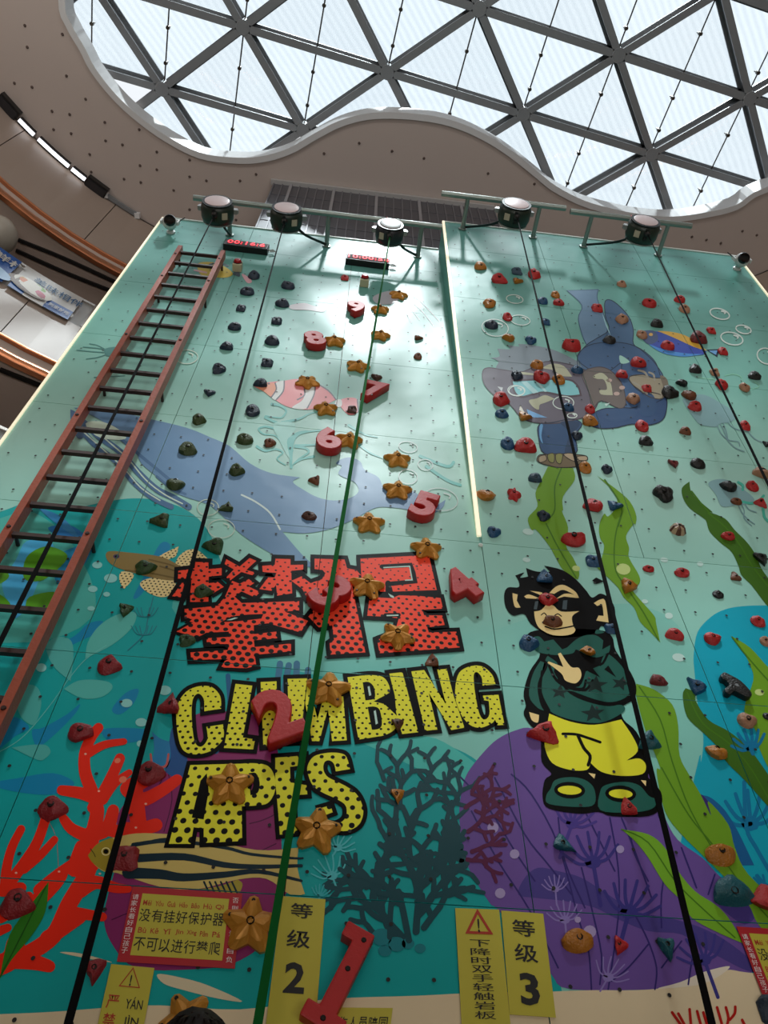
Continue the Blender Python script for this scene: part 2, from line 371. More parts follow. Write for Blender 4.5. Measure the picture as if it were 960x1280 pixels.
# ---- galleries round the atrium
def offset_path(o, n=40): return stadium(RR+o, n)
def sweep(name, prof, m, parent=None, n=40, smooth=False):
    bm = bmesh.new(); rings = []
    for o, z in prof: rings.append([bm.verts.new((v.x, v.y, z)) for v in offset_path(o, n)])
    N = len(rings[0])
    for A, B in zip(rings, rings[1:]):
        for k in range(N): bm.faces.new((A[k], A[(k+1) % N], B[(k+1) % N], B[k]))
    return obj(name, bm, m, parent, smooth=smooth)
levels = [(13.97, 12.25), (10.2, 9.23), (7.2, 6.2), (4.2, 3.2)]
for k, (zt, zb) in enumerate(levels):
    w = empty('wall_gallery_%s' % ('upper', 'middle', 'lower', 'ground')[k]); tag(w, kind='structure')
    # separate fascia panels with open joints
    L = 0; path = stadium(RR+.0, 60); N = len(path); seglen = 1.55; cur = [path[0]]; acc = 0; out_ = []
    for i in range(1, N+1):
        p = path[i % N]; d = (p-cur[-1]).length; steps = max(1, int(math.ceil(d/.4)))
        for s in range(1, steps+1):
            q = cur[-1].lerp(p, 1/(steps-s+1)); acc += (q-cur[-1]).length; cur.append(q)
            if acc >= seglen: out_.append(cur); cur = [q]; acc = 0
    if len(cur) > 1: out_.append(cur)
    for seg in out_:
        bm = bmesh.new(); seg = list(seg)
        a_, b_ = seg[0].copy(), seg[-1].copy()
        seg[0] = seg[0]+(seg[1]-seg[0]).normalized()*.006; seg[-1] = seg[-1]+(seg[-2]-seg[-1]).normalized()*.006
        ctr = Vector((1.3, -4.25, 0)); rows = []
        for v in seg:
            base = CL if v.x < CL.x else (CRr if v.x > CRr.x else Vector((v.x, -4.25)))
            nn = Vector((v.x-base.x, v.y-base.y, 0)).normalized()
            rows.append([bm.verts.new((v.x, v.y, zb+.02)), bm.verts.new((v.x, v.y, zt)), bm.verts.new((v.x+nn.x*.06, v.y+nn.y*.06, zt)), bm.verts.new((v.x+nn.x*.06, v.y+nn.y*.06, zb+.02))])
        for A, B in zip(rows, rows[1:]):
            for q in range(4): bm.faces.new((A[q], A[(q+1) % 4], B[(q+1) % 4], B[q]))
        bm.faces.new(rows[0]); bm.faces.new(rows[-1][::-1])
        obj('fascia_panel', bm, M_FAS, w)
    sweep('fascia_backing', [(.07, zb), (.07, zt), (.3, zt), (.3, zb), (.07, zb)], M_DARK, w)
    t = sweep('trim_%d' % (k*2+1), [(-.02, zb), (-.03, zb+.01), (-.03, zb+.025), (-.02, zb+.035), (.03, zb+.035), (.03, zb), (-.02, zb)], M_COP); tag(t, kind='structure')
    sweep('shadow_gap', [(.03, zb-.0), (.03, zb-.24)], M_SOF2, w)
    t = sweep('trim_%d' % (k*2+2), [(.03, zb-.2), (-.02, zb-.21), (-.055, zb-.25), (-.06, zb-.3), (-.03, zb-.35), (.03, zb-.36), (.03, zb-.2)], M_COP, smooth=True); tag(t, kind='structure')
    sweep('soffit_board', [(.0, zb-.33), (3.0, zb-.33), (3.0, zb-.31), (0, zb-.31)], M_SOF2, w)
    sweep('slab', [(3.0, zb-.3), (3.0, zb+.35), (.3, zb+.35), (.3, zb-.3)], M_SOF2, w)
    sweep('back_wall', [(3.0, zb-.33), (3.0, max(0, zb-2.7))], mat('shop_wall_paint', '#a89a8c', .7, var=.05), w)
    if k:  # glass balustrade with handrail
        g = bpy.data.materials.get('balustrade_glass')
        if not g:
            g = bpy.data.materials.new('balustrade_glass'); g.use_nodes = True; pn = g.node_tree.nodes['Principled BSDF']
            pn.inputs['Base Color'].default_value = (.80, .84, .84, 1); pn.inputs['Roughness'].default_value = .08; pn.inputs['Alpha'].default_value = .35
        sweep('balustrade_glass', [(.02, zt), (.02, zt+.6), (.035, zt+.6), (.035, zt), (.02, zt)], g, w)
        sweep('handrail', [(-.01, zt+.6), (-.01, zt+.64), (.06, zt+.64), (.06, zt+.6), (-.01, zt+.6)], mat('handrail_steel', '#cfc8c0', .25, metal=.6, var=0), w)
# two dark slots in the underside of the upper gallery
wg = bpy.data.objects['wall_gallery_upper']
for pp in (((23, 300), (80, 323), (145, 353)), ((20, 313), (80, 340), (137, 363))):
    bm = bmesh.new(); q = smooth_line([on_z(x, y, 11.905) for x, y in pp]); d = q[-1]-q[-2]; q.append(q[-1]+d*12)
    for a, b in zip(q, q[1:]): bar(bm, a, b, .05, .03)
    obj('ceiling_slot', bm, M_DARK, wg)
for pp in (((0, 462), (25, 472), (53, 483)), ):
    bm = bmesh.new(); q = [on_z(x, y, 8.88) for x, y in pp]
    for a, b in zip(q, q[1:]): bar(bm, a, b, .05, .03)
    obj('ceiling_slot', bm, M_DARK, bpy.data.objects['wall_gallery_middle'])
# outer shell keeping the daylight out
bm = bmesh.new(); box(bm, -13, 17, -19, 9, -.2, ZS+.41)
bmesh.ops.reverse_faces(bm, faces=bm.faces[:]); bmesh.ops.delete(bm, geom=[f for f in bm.faces if abs(f.normal.z) > .5], context='FACES')
o = obj('wall_outer', bm, mat('dim_wall_paint', '#6b6058', .8, var=.05)); tag(o, kind='structure')

# ---- dark ribbed screen standing behind the climbing wall
scr = empty('ribbed_screen', (0, 0, 0), 'dark grey screen of upright ribs rising behind the wall to the ceiling', 'screen')
M_SCR = mat('dark_screen_sheet', '#5a5a60', .45, metal=.2, var=.1, vs=4); M_RIB = mat('dark_screen_rib', '#77777d', .4, metal=.3, var=.06); M_RIB2 = mat('pale_screen_joint', '#a5a5aa', .4, metal=.3, var=.06)
xs0, xs1, zs0, zs1 = -1.40, 2.10, 10.2, 13.93
bm = bmesh.new(); box(bm, xs0, xs1, .36, .40, zs0, zs1); obj('sheet', bm, M_SCR, scr)
nr = 26
for k in range(nr+1):
    x = xs0+(xs1-xs0)*k/nr; big_ = k % 5 == 2
    bm = bmesh.new(); w_ = .022 if big_ else .009; box(bm, x-w_, x+w_, .335 if big_ else .345, .362, zs0, zs1)
    obj('rib', bm, M_RIB2 if big_ else M_RIB, scr)
for z in (11.0, 11.6, 12.2, 12.8, 13.4):
    bm = bmesh.new(); box(bm, xs0, xs1, .352, .362, z-.004, z+.004); obj('cross_joint', bm, M_RIB, scr)
bm = bmesh.new(); box(bm, xs0-.05, xs1, .30, .38, zs1-.01, zs1+.06); obj('top_rail', bm, mat('pale_rail', '#b9b9b9', .35, var=0), scr)
# ---- light fittings along the outer edge of the soffit
M_LED = mat('line_light', '#ffffff', .4, var=0, emit='#f4f8ff', es=2.2); M_BLK = mat('black_plastic', '#121213', .4, var=.05)
for i, (a, b, lab) in enumerate([((22, 152), (40, 172), 'white line light on the soffit edge nearest the upper black box'), ((45, 178), (83, 213), 'longest white line light on the soffit edge'), ((87, 216), (104, 229), 'short white line light ending at the lower black box')]):
    r = empty('line_light', (0, 0, 0), lab, 'light', 'line lights on the soffit edge')
    n = 5; P = []
    for k in range(n+1):
        x = a[0]+(b[0]-a[0])*k/n; y = a[1]+(b[1]-a[1])*k/n
        q = on_z(x, y, ZS-.06); dd = (Vector((q.x, q.y))-CL); dd = dd.normalized()*(RR-.07); P.append(Vector((CL.x+dd.x, CL.y+dd.y, ZS-.07)))
    bm = bmesh.new()
    for p, q in zip(P, P[1:]): bar(bm, p, q, .1, .05)
    obj('housing', bm, M_BLK, r)
    bm = bmesh.new()
    for p, q in zip(P, P[1:]): bar(bm, p-Vector((0, 0, .03)), q-Vector((0, 0, .03)), .055, .02)
    obj('diffuser', bm, M_LED, r)
for i, (x, y, lab) in enumerate([(8, 136, 'black box fitting at the upper end of the soffit edge lights'), (118, 239, 'black box fitting below the three white line lights')]):
    q = on_z(x, y, ZS-.05); dd = (Vector((q.x, q.y))-CL).normalized(); P = Vector((CL.x+dd.x*(RR-.06), CL.y+dd.y*(RR-.06), ZS-.06)); T = Vector((-dd.y, dd.x, 0))
    r = empty('box_fitting', (0, 0, 0), lab, 'light fitting', 'black fittings on the soffit edge')
    bm = bmesh.new(); bar(bm, P-T*.17, P+T*.17, .2, .11); bevel(bm, .01, 1); obj('housing', bm, M_BLK, r)
    bm = bmesh.new(); bar(bm, P-T*.15-Vector((0, 0, .06)), P+T*.15-Vector((0, 0, .06)), .14, .02); obj('grille', bm, mat('dark_grille', '#26262a', .5, var=.2, vs=90), r)
    bm = bmesh.new(); bar(bm, P+Vector((0, 0, .04)), P+Vector((0, 0, .07)), .05, .05, Vector((1, 0, 0))); obj('bracket', bm, M_STL, r)
for (a, b, lab) in [((130, 247), (171, 271), 'unlit grey line light below the black box on the soffit edge'),]:
    r = empty('line_light', (0, 0, 0), lab, 'light', 'line lights on the soffit edge')
    P = []
    for k in range(6):
        q = on_z(a[0]+(b[0]-a[0])*k/5, a[1]+(b[1]-a[1])*k/5, ZS-.06); dd = (Vector((q.x, q.y))-CL).normalized()*(RR-.05); P.append(Vector((CL.x+dd.x, CL.y+dd.y, ZS-.05)))
    bm = bmesh.new()
    for p, q in zip(P, P[1:]): bar(bm, p, q, .06, .05)
    obj('housing', bm, M_STL, r)
    bm = bmesh.new()
    pass
    for p in (P[0], P[-1]):
        bm = bmesh.new(); box(bm, p.x-.04, p.x+.04, p.y-.04, p.y+.04, p.z-.05, p.z+.03); obj('end_cap', bm, M_WHT, r)
# round white globe lamp under the upper gallery
c = on_z(-4, 293, 11.45)
r = empty('globe_lamp', c, 'large pale round globe lamp under the upper gallery ceiling', 'lamp')
bm = bmesh.new(); R_ = .255; lathe(bm, [(R_*math.sin(PI*k/14), -R_*math.cos(PI*k/14)) for k in range(15)], seg=28); obj('globe', bm, mat('globe_white', '#b6b0a4', .35, var=.03), r, smooth='all')
bm = bmesh.new(); tube(bm, [(0, 0, R_-.01), (0, 0, .47)], .02); obj('rod', bm, M_BLK, r)
bm = bmesh.new(); lathe(bm, [(0, R_-.03), (.09, R_-.02), (.09, R_+.03), (0, R_+.03)], seg=16); obj('collar', bm, M_BLK, r)
# ================================================================== the climbing wall
wall = empty('climbing_wall', (0, 0, 0), 'tall climbing wall printed with an underwater scene, its right half leaning out', 'climbing wall')
BASE_GRAD = ((0.0, '#d8c39b'), (1.0, '#1aa3a3'), (2.6, '#1ea5a5'), (3.6, '#3cb9b0'), (4.6, '#93cfc0'), (6.0, '#a6d3c5'), (7.6, '#7fbcae'), (9.2, '#67a79c'), (10.8, '#5d9e96'))
M_BASE = paint('#a9dcd2', BASE_GRAD)
ROW0 = 2.82-2.4                                    # lowest joint
rows_z = [0.02]+[ROW0+1.2*k for k in range(9) if ROW0+1.2*k > .1]+[ZT]
GAP = .0022
colsL = [XL, -.39*3.28, -.017*3.28, XO]
colsR = [XO, .68*3.28, 1.05*3.28, XR]
colsO = [XO, .65*3.28, 1.02*3.28, XR]
ZCR = min(rows_z, key=lambda z: abs(z-ZC))
for i, z in enumerate(rows_z):
    if z == ZCR: rows_z[i] = ZC
def P_flat(x, z, off): return Vector((x, -off, z))
def P_over(x, z, off): return Vector((x, KY*(z-ZC), z)) + N_OVER*off
panels = []                                        # (mapping, x0, x1, z0, z1)
for z0, z1 in zip(rows_z, rows_z[1:]):
    for cs, f in ((colsL, P_flat), ((colsO if z0 >= ZC-.01 else colsR), P_over if z0 >= ZC-.01 else P_flat)):
        for x0, x1 in zip(cs, cs[1:]): panels.append((f, x0, x1, z0, z1))
for f, x0, x1, z0, z1 in panels:
    g = GAP; e = 0 if abs(x0-XL) < .01 else g; e2 = 0 if abs(x1-XR) < .01 else g
    vs = [f(x, z, o) for o in (0, -.018) for x, z in ((x0+e, z0+g), (x1-e2, z0+g), (x1-e2, z1-g), (x0+e, z1-g))]
    pyobj('panel', vs, [(0, 1, 2, 3), (7, 6, 5, 4), (0, 4, 5, 1), (1, 5, 6, 2), (2, 6, 7, 3), (3, 7, 4, 0)], M_BASE, wall)
# the side of the overhang
vs = [Vector((XO-.012, .0, ZC)), Vector((XO-.012, 0, ZT)), Vector((XO-.012, KY*(ZT-ZC), ZT)), Vector((XO+.008, 0, ZC)), Vector((XO+.008, 0, ZT)), Vector((XO+.008, KY*(ZT-ZC), ZT))]
pyobj('side_panel', vs, [(0, 1, 2), (5, 4, 3), (0, 3, 4, 1), (1, 4, 5, 2), (2, 5, 3, 0)], paint('#6fb2a8'), wall)
vs = [Vector((XR, .0, ZC)), Vector((XR, 0, ZT)), Vector((XR, KY*(ZT-ZC), ZT)), Vector((XR+.02, 0, ZC)), Vector((XR+.02, 0, ZT)), Vector((XR+.02, KY*(ZT-ZC), ZT))]
pyobj('side_panel', vs, [(0, 1, 2), (5, 4, 3), (0, 3, 4, 1), (1, 4, 5, 2), (2, 5, 3, 0)], paint('#6fb2a8'), wall)
M_FR = mat('timber_backing', '#4b3f33', .8, var=.1)
bm = bmesh.new(); box(bm, XL, XR, .019, .25, 0, ZT); obj('backing', bm, M_FR, wall)
bm = bmesh.new()
vv = [bm.verts.new(p) for x in (XO+.01, XR-.002) for p in (Vector((x, .018, ZC+.05)), Vector((x, .018, ZT-.005)), Vector((x, KY*(ZT-ZC)+.022, ZT-.005)))]
bm.faces.new(vv[:3]); bm.faces.new(vv[3:][::-1]); bm.faces.new((vv[1], vv[4], vv[5], vv[2])); bm.faces.new((vv[2], vv[5], vv[3], vv[0]))
obj('overhang_backing', bm, M_FR, wall)
# pale lit edging strips and top trim
M_STRIP = mat('lit_edge_strip', '#fff6dc', .4, var=0, emit='#fff0cc', es=.6)
M_TRIM = mat('pale_top_trim', '#dfe9e2', .4, var=0)
bm = bmesh.new(); bar(bm, P_over(XO-.012, ZC+.06, .004), P_over(XO-.012, ZT, .004), .028, .022, N_OVER); obj('light_strip', bm, M_STRIP, wall)
bm = bmesh.new(); bar(bm, (XL-.009, -.002, 0), (XL-.009, -.002, ZT), .018, .022, Vector((0, -1, 0))); obj('light_strip', bm, M_STRIP, wall)
bm = bmesh.new(); bar(bm, P_over(XR+.010, ZC, .002), P_over(XR+.010, ZT, .002), .02, .024, N_OVER); bar(bm, (XR+.012, -.002, 0), (XR+.012, -.002, ZC), .03, .03, Vector((0, -1, 0))); obj('light_strip', bm, M_STRIP, wall)
bm = bmesh.new(); bar(bm, (XL, -.004, ZT+.008), (XO-.02, -.004, ZT+.008), .02, .016); obj('top_trim', bm, M_TRIM, wall)
bm = bmesh.new(); bar(bm, P_over(XO, ZT+.008, 0), P_over(XR, ZT+.008, 0), .02, .016); obj('top_trim', bm, M_TRIM, wall)
bm = bmesh.new(); lathe(bm, [(0, 0), (.016, 0), (.016, .012), (0, .02)], (XO-.01, -.0, ZC-.03), (0, -1, 0), 12); obj('strip_end_cap', bm, M_TRIM, wall)
# threaded insert holes in rows, all over the panels
bm = bmesh.new()
for f, x0, x1, z0, z1 in panels:
    if z0 < .1: continue
    nx = 6 if x1-x0 > 1.0 else 5; zs = [z0+.1+.2*k for k in range(int((z1-z0)/.2+.01))]
    for k in range(nx):
        x = x0+(x1-x0)*(k+.5)/nx
        for zi, z in enumerate(zs):
            if random.random() < .18: continue
            xx = x+random.uniform(-.006, .006); zz = z+random.uniform(-.006, .006); r = .0085
            ring = [bm.verts.new(f(xx+r*math.cos(a), zz+r*math.sin(a), .0079)) for a in [2*PI*q/8 for q in range(8)]]
            bm.faces.new(ring)
obj('insert_holes', bm, mat('insert_hole_black', '#0b0b0b', .6, var=0), wall, kind='stuff')

# ---- printed pictures: flat print lying on the panels, cut at every panel joint
def clipf(poly, fn):
    o = []
    for i, p in enumerate(poly):
        q = poly[(i+1) % len(poly)]; a, b = fn(*p), fn(*q)
        if a >= 0: o.append(p)
        if (a >= 0) != (b >= 0): t = a/(a-b); o.append((p[0]+(q[0]-p[0])*t, p[1]+(q[1]-p[1])*t))
    return o
def to_flat(p): v = on_y(p[0], p[1]); return (v.x, v.z)
def to_over(p): v = on_over(p[0], p[1]); return (v.x, v.z)
class Print:
    def __init__(s, name): s.name = name; s.vs = []; s.fs = []; s.mi = []; s.mats = []; s.sub = 0; s.span = 28
    def poly(s, tripx, m, layer):
        """tripx: convex polygon in picture coordinates"""
        if m not in s.mats: s.mats.append(m)
        k = s.mats.index(m); off = .0004+.0003*layer+s.sub*1e-5
        A = clipf(tripx, above_crease); B = clipf(tripx, lambda x, y: -above_crease(x, y)); pieces = []
        if len(A) > 2:
            A1 = clipf(A, right_of_edge); A2 = clipf(A, lambda x, y: -right_of_edge(x, y))
            if len(A1) > 2: pieces.append((A1, to_over, P_over))
            if len(A2) > 2: pieces.append((A2, to_flat, P_flat))
        if len(B) > 2: pieces.append((B, to_flat, P_flat))
        for pc, mp, f in pieces:
            q = [mp(p) for p in pc]; xs = [a for a, b in q]; zs = [b for a, b in q]
            for f2, x0, x1, z0, z1 in panels:
                if f2 is not f or max(xs) < x0 or min(xs) > x1 or max(zs) < z0 or min(zs) > z1: continue
                g = GAP
                w = clipf(q, lambda x, z: x-x0-g)
                if len(w) > 2: w = clipf(w, lambda x, z: x1-g-x)
                if len(w) > 2: w = clipf(w, lambda x, z: z-z0-g)
                if len(w) > 2: w = clipf(w, lambda x, z: z1-g-z)
                if len(w) < 3: continue
                ar = sum(w[i][0]*w[(i+1) % len(w)][1]-w[(i+1) % len(w)][0]*w[i][1] for i in range(len(w)))
                if abs(ar) < 1e-8: continue
                if ar < 0: w = w[::-1]
                b = len(s.vs); s.vs += [f(x, z, off) for x, z in w]; s.fs.append(tuple(range(b, b+len(w)))); s.mi.append(k)
    def fill(s, loops, m, layer):
        L = [[Vector((x, y, 0)) for x, y in lp] for lp in loops]; flat = [(v.x, v.y) for lp in L for v in lp]
        for t in tessellate_polygon(L): s.poly([flat[i] for i in t], m, layer)
    def stroke(s, pts, w, m, layer, closed=False, w1=None, caps=True):
        """mitred ribbon with half-round ends; every ribbon lies a hair above the one before"""
        s.sub = (s.sub+1) % s.span; q = [pts[0]]
        for p in pts[1:]:
            if math.hypot(p[0]-q[-1][0], p[1]-q[-1][1]) > .15: q.append(p)
        if closed and math.hypot(q[0][0]-q[-1][0], q[0][1]-q[-1][1]) < .15: q.pop()
        pts = q; n = len(pts)
        if n < 2: return
        ww = [w if w1 is None else w+(w1-w)*i/max(1, n-1) for i in range(n)]; L, Rr = [], []
        for i, p in enumerate(pts):
            a = pts[i-1] if (closed or i > 0) else None; b = pts[(i+1) % n] if (closed or i < n-1) else None
            def nr(u, v): d = math.hypot(v[0]-u[0], v[1]-u[1]); return (-(v[1]-u[1])/d, (v[0]-u[0])/d)
            n0 = nr(a, p) if a else None; n1 = nr(p, b) if b else None
            if n0 and n1:
                mx, my = n0[0]+n1[0], n0[1]+n1[1]; d = mx*mx+my*my
                if d < .5: mx, my, d = n1[0], n1[1], 2.0; k = 1
                k = min(1.5, 2/d**.5)/d**.5; mx, my = mx*k, my*k
            else: mx, my = n0 or n1
            r = ww[i]/2; L.append((p[0]+mx*r, p[1]+my*r)); Rr.append((p[0]-mx*r, p[1]-my*r))
        for i in range(n if closed else n-1):
            j = (i+1) % n
            s.poly([L[i], L[j], Rr[j]], m, layer); s.poly([L[i], Rr[j], Rr[i]], m, layer)
        if caps and not closed:
            for p, o, r in ((pts[0], pts[1], ww[0]/2), (pts[-1], pts[-2], ww[-1]/2)):
                if r < .5: continue
                a = math.atan2(p[1]-o[1], p[0]-o[0]); s.poly([(p[0]+r*math.cos(a+q*PI/6), p[1]+r*math.sin(a+q*PI/6)) for q in range(-3, 4)], m, layer)
    def done(s, parent=None):
        if not s.vs: return None
        return pyobj(s.name, s.vs, s.fs, s.mats, parent or wall, mi=s.mi)
def crv(pts, n=4, closed=True):
    """smooth picture curve; points carrying a third value stay sharp corners"""
    N = len(pts); out = []
    for i in range(N if closed else N-1):
        p1 = pts[i]; p2 = pts[(i+1) % N]
        p0 = pts[i-1] if (closed or i > 0) else p1; p3 = pts[(i+2) % N] if (closed or i+2 < N) else p2
        if len(p1) > 2: p0 = p1
        if len(p2) > 2: p3 = p2
        if len(p1) > 2 and len(p2) > 2: out.append((p1[0], p1[1])); continue
        for k in range(n):
            t = k/n
            out.append(tuple(.5*((2*p1[c])+(p2[c]-p0[c])*t+(2*p0[c]-5*p1[c]+4*p2[c]-p3[c])*t*t+(3*p1[c]-p0[c]-3*p2[c]+p3[c])*t**3) for c in (0, 1)))
    if not closed: out.append(pts[-1][:2])
    return out
def T(s, ox=0, oy=0, k=1.0, allsharp=False):
    """'x,y x,y! ...' read in a zoomed crop with corner (ox, oy) and scale k; ! marks a sharp corner"""
    o = []
    for w in s.split():
        sh = w.endswith('!'); a, b = w.rstrip('!').split(','); p = (ox+float(a)/k, oy+float(b)/k)
        o.append(p+(1,) if (sh or allsharp) else p)
    return o
def ell(cx, cy, rx, ry, rot=0, n=20):
    c, s_ = math.cos(math.radians(rot)), math.sin(math.radians(rot))
    return [(cx+rx*math.cos(a)*c-ry*math.sin(a)*s_, cy+rx*math.cos(a)*s_+ry*math.sin(a)*c) for a in [2*PI*i/n for i in range(n)]]
# ================================================================== the printed pictures
BLK = paint('#0a0a0a'); BLK.node_tree.nodes['Principled BSDF'].inputs['Specular IOR Level'].default_value = .07
def F(pr, s, col, layer, ox=0, oy=0, k=1.0, n=4, sharp=False, holes=()):
    m = col if not isinstance(col, str) else paint(col)
    L = [crv(T(s, ox, oy, k, sharp), n)] + [crv(T(h, ox, oy, k, sharp), n) for h in holes]
    pr.fill(L, m, layer); return L
def S(pr, s, w, col, layer, ox=0, oy=0, k=1.0, n=4, w1=None, closed=False):
    m = col if not isinstance(col, str) else paint(col)
    pr.stroke(crv(T(s, ox, oy, k), n, closed), w/k, m, layer, closed, None if w1 is None else w1/k)
def O(pr, s, fill, line, w, layer, ox=0, oy=0, k=1.0, n=4):
    L = F(pr, s, fill, layer, ox, oy, k, n); pr.stroke(L[0], w, paint(line) if isinstance(line, str) else line, layer+1, True, None, False)

# --- painted water: broad colour fields
p = Print('printed_water')
F(p, '300,870 420,850 545,832 590,801 620,788 655,775 700,762 770,755 800,757 830,768 852,788 872,830 905,1000! 905,1300! 300,1300!', '#86cbbd', 1)
F(p, '-260,700! -200,690 -60,660 0,640 40,628 85,636 133,627 167,623 200,626 230,636 253,654 268,680 285,730 297,780 327,806 356,834 420,852 500,902 524,920 567,935 599,953 650,1000! 720,1320! -260,1320!', '#10a5a4', 2)
F(p, '-150,690 -60,662 0,648 40,640 90,680 120,760 60,800 -60,800 -150,780', '#4db2a6', 3)
F(p, '262,701! 297,780 327,806 356,834! 300,830 250,790 215,760 235,730', '#4fb8b0', 3)
F(p, '868,840 867,819 872,790 889,771 906,762 927,758 960,757 1010,760! 1010,1300! 800,1300! 868,971 876,953 879,921 872,880', '#12a5bd', 3)
F(p, '455,930! 524,920 567,935 640,990! 600,1000 520,960', '#4cc0b4', 4)
for s in ('280,345 330,300 385,290 370,330 300,365 215,405 180,400', '-60,830 0,770 60,720 110,690 60,650 10,670 -60,700', '120,700 160,690 250,640 300,600 280,640 200,720 140,760', '380,700 450,690 560,700 520,740 420,745', '420,620 470,560 520,545 500,600 450,640',
          '-40,900 60,880 200,860 280,900 200,940 60,930', '200,60 260,20 340,0 330,60 270,120 215,150', '600,0 640,10 600,80 530,190 500,200 540,120'):
    F(p, s, '#1287b4', 4, 0, 680, 3)
F(p, '0,1268 67,1265 133,1260 200,1257 300,1262 412,1249 520,1245 600,1241 677,1240 739,1238 793,1238 831,1235 868,1227 906,1213 935,1216 1010,1222! 1010,1330! -90,1330! -90,1270!', '#e6d3ae', 6)
F(p, '822,1236 850,1228 880,1215 912,1208 896,1222 870,1232', '#e8dcc8', 7)
for s in ('197,1218 225,1222 260,1232 303,1252 270,1248 230,1238 205,1230', '75,1191 100,1192 140,1203 118,1200'):
    F(p, s, '#ddd1ae', 7)
p.done()

# --- purple boulder
p = Print('printed_boulder'); PU = '#6c5099'
F(p, '645,913 667,911 720,930 780,950 811,967 825,1001 831,1022 847,1050 877,1072 893,1089 922,1118 947,1143 955,1180 931,1225 880,1236 827,1237 714,1237 689,1218 664,1185 622,1137 613,1130 596,1104 584,1081 577,1052 574,1017 577,990 584,967 604,941 622,924', PU, 5)
F(p, '230,330 270,300 330,310 400,330 480,380 560,430 660,450 760,480 850,530 930,600 900,610 800,560 700,500 600,490 500,450 440,420 350,400 260,390 210,380', '#4a3f86', 6, 560, 960, 2.4)
F(p, '800,370 860,370 915,390 925,440 890,470 840,440 810,410', '#483a85', 6, 560, 960, 2.4)
PD = '#33296d'
for s in ('20,10 120,120 200,250 260,340', '70,130 150,280 240,420 330,600', '140,30 230,200 300,290 370,380', '190,20 250,80 330,230 390,450 420,540 430,665', '330,150 350,280 410,420', '415,140 460,230 500,310', '485,150 510,300 510,450 480,665', '520,150 560,250 610,390', '545,190 560,260 600,340', '560,440 600,520 625,600 620,665',
          '630,140 660,230 640,380 640,480', '700,240 730,320 745,360', '800,320 780,380', '740,520 720,650', '400,300 430,420 460,560 455,650', '600,530 540,600 490,640', '700,520 670,560 640,600'):
    S(p, s, 5, PD, 7, 560, 960, 2.4)
def fan(pr, cx, cy, ang, r, col, layer, n=7, w=4, spread=130, stem=60, k0=.45):
    """dandelion-like sea fan: a short cup with curved fingers and a stem; in picture px"""
    for i in range(n):
        a = math.radians(ang-spread/2+spread*i/(n-1)); e = (cx+r*math.cos(a), cy-r*math.sin(a)); a0 = math.radians(ang+(i-(n-1)/2)*4)
        m_ = (cx+r*k0*math.cos(a+(a-a0)*.45), cy-r*k0*math.sin(a+(a-a0)*.45)); pr.stroke(crv([(cx, cy), m_, e], 4, False), w, paint(col), layer, w1=w*.8)
    pr.poly([(cx+r*.28*math.cos(q*PI/4), cy+r*.22*math.sin(q*PI/4)) for q in range(8)], paint(col), layer)
    if stem:
        a = math.radians(ang+180); pr.stroke([(cx, cy), (cx+stem*math.cos(a), cy-stem*math.sin(a))], w*1.1, paint(col), layer)
fan(p, 741, 1078, 100, 38, '#3c3480', 8, w=4.5, stem=55); fan(p, 786, 1140, 75, 40, '#3a3580', 8, w=5, stem=40); fan(p, 715, 1030, 70, 30, '#4a3a8a', 8, w=4, stem=45)
fan(p, 880, 1200, 110, 34, '#3f3a86', 8, w=4, stem=50); fan(p, 706, 1150, 95, 24, '#8a79b8', 8, w=2.2, stem=35); fan(p, 760, 1222, 60, 26, '#8a79b8', 8, w=2.0, stem=20); fan(p, 694, 1112, 95, 18, '#8a79b8', 8, w=1.8, stem=20)
for x, y, r in ((643, 1068, 6), (616, 1035, 7), (625, 1117, 6.5), (737, 1165, 8), (722, 1150, 4), (775, 1062, 5)):
    p.poly(ell(x, y, r, r, 0, 12), paint('#a898c4'), 9)
p.done()

# --- whale
p = Print('printed_whale'); WB = '#6a8fb2'
F(p, '92,510! 133,512 187,524 233,535 263,547 287,558 313,580 340,592 375,597! 366,603 380,613 397,622 417,626 437,623 448,615 445,605 437,600 423,593 427,583 420,580 425,575 437,572 450,577 456,588 473,597 483,613 513,613 527,623 537,632 545,632 557,625! 553,635 540,642 513,638 493,635 470,635 447,647 430,655 407,663 380,667 353,665! 377,693 398,712! 360,702 330,687 300,667 280,647 260,631 233,622 213,613 197,597 177,580 167,560 150,545 125,525', WB, 8)
S(p, '302,619 320,628 338,642 350,662', 2.2, '#cfe0da', 9)
for s, w in (('104,528 125,547 150,565 172,590 196,612 216,622 236,634', 8), ('96,530 118,556 146,578 166,602 190,622 214,634', 7), ('120,528 150,548 178,572 200,590 214,602', 4), ('196,596 214,610 232,618', 3)):
    S(p, s, w, '#4f7398', 9)
F(p, '88,512! 96,517 99,532 106,545 97,548 89,530', '#56799e', 9)
F(p, '107,530 125,527 145,535 158,548 140,550 120,545', '#cfe2cf', 9)
for s in ('112,533 135,552 160,574 182,600 205,618 228,630', '104,540 130,563 155,586 176,610 200,626'):
    S(p, s, 1.6, '#cfe2cf', 10)
F(p, '46,634! 75,645 93,663 96,672 70,655', '#3585b8', 8)
p.done()

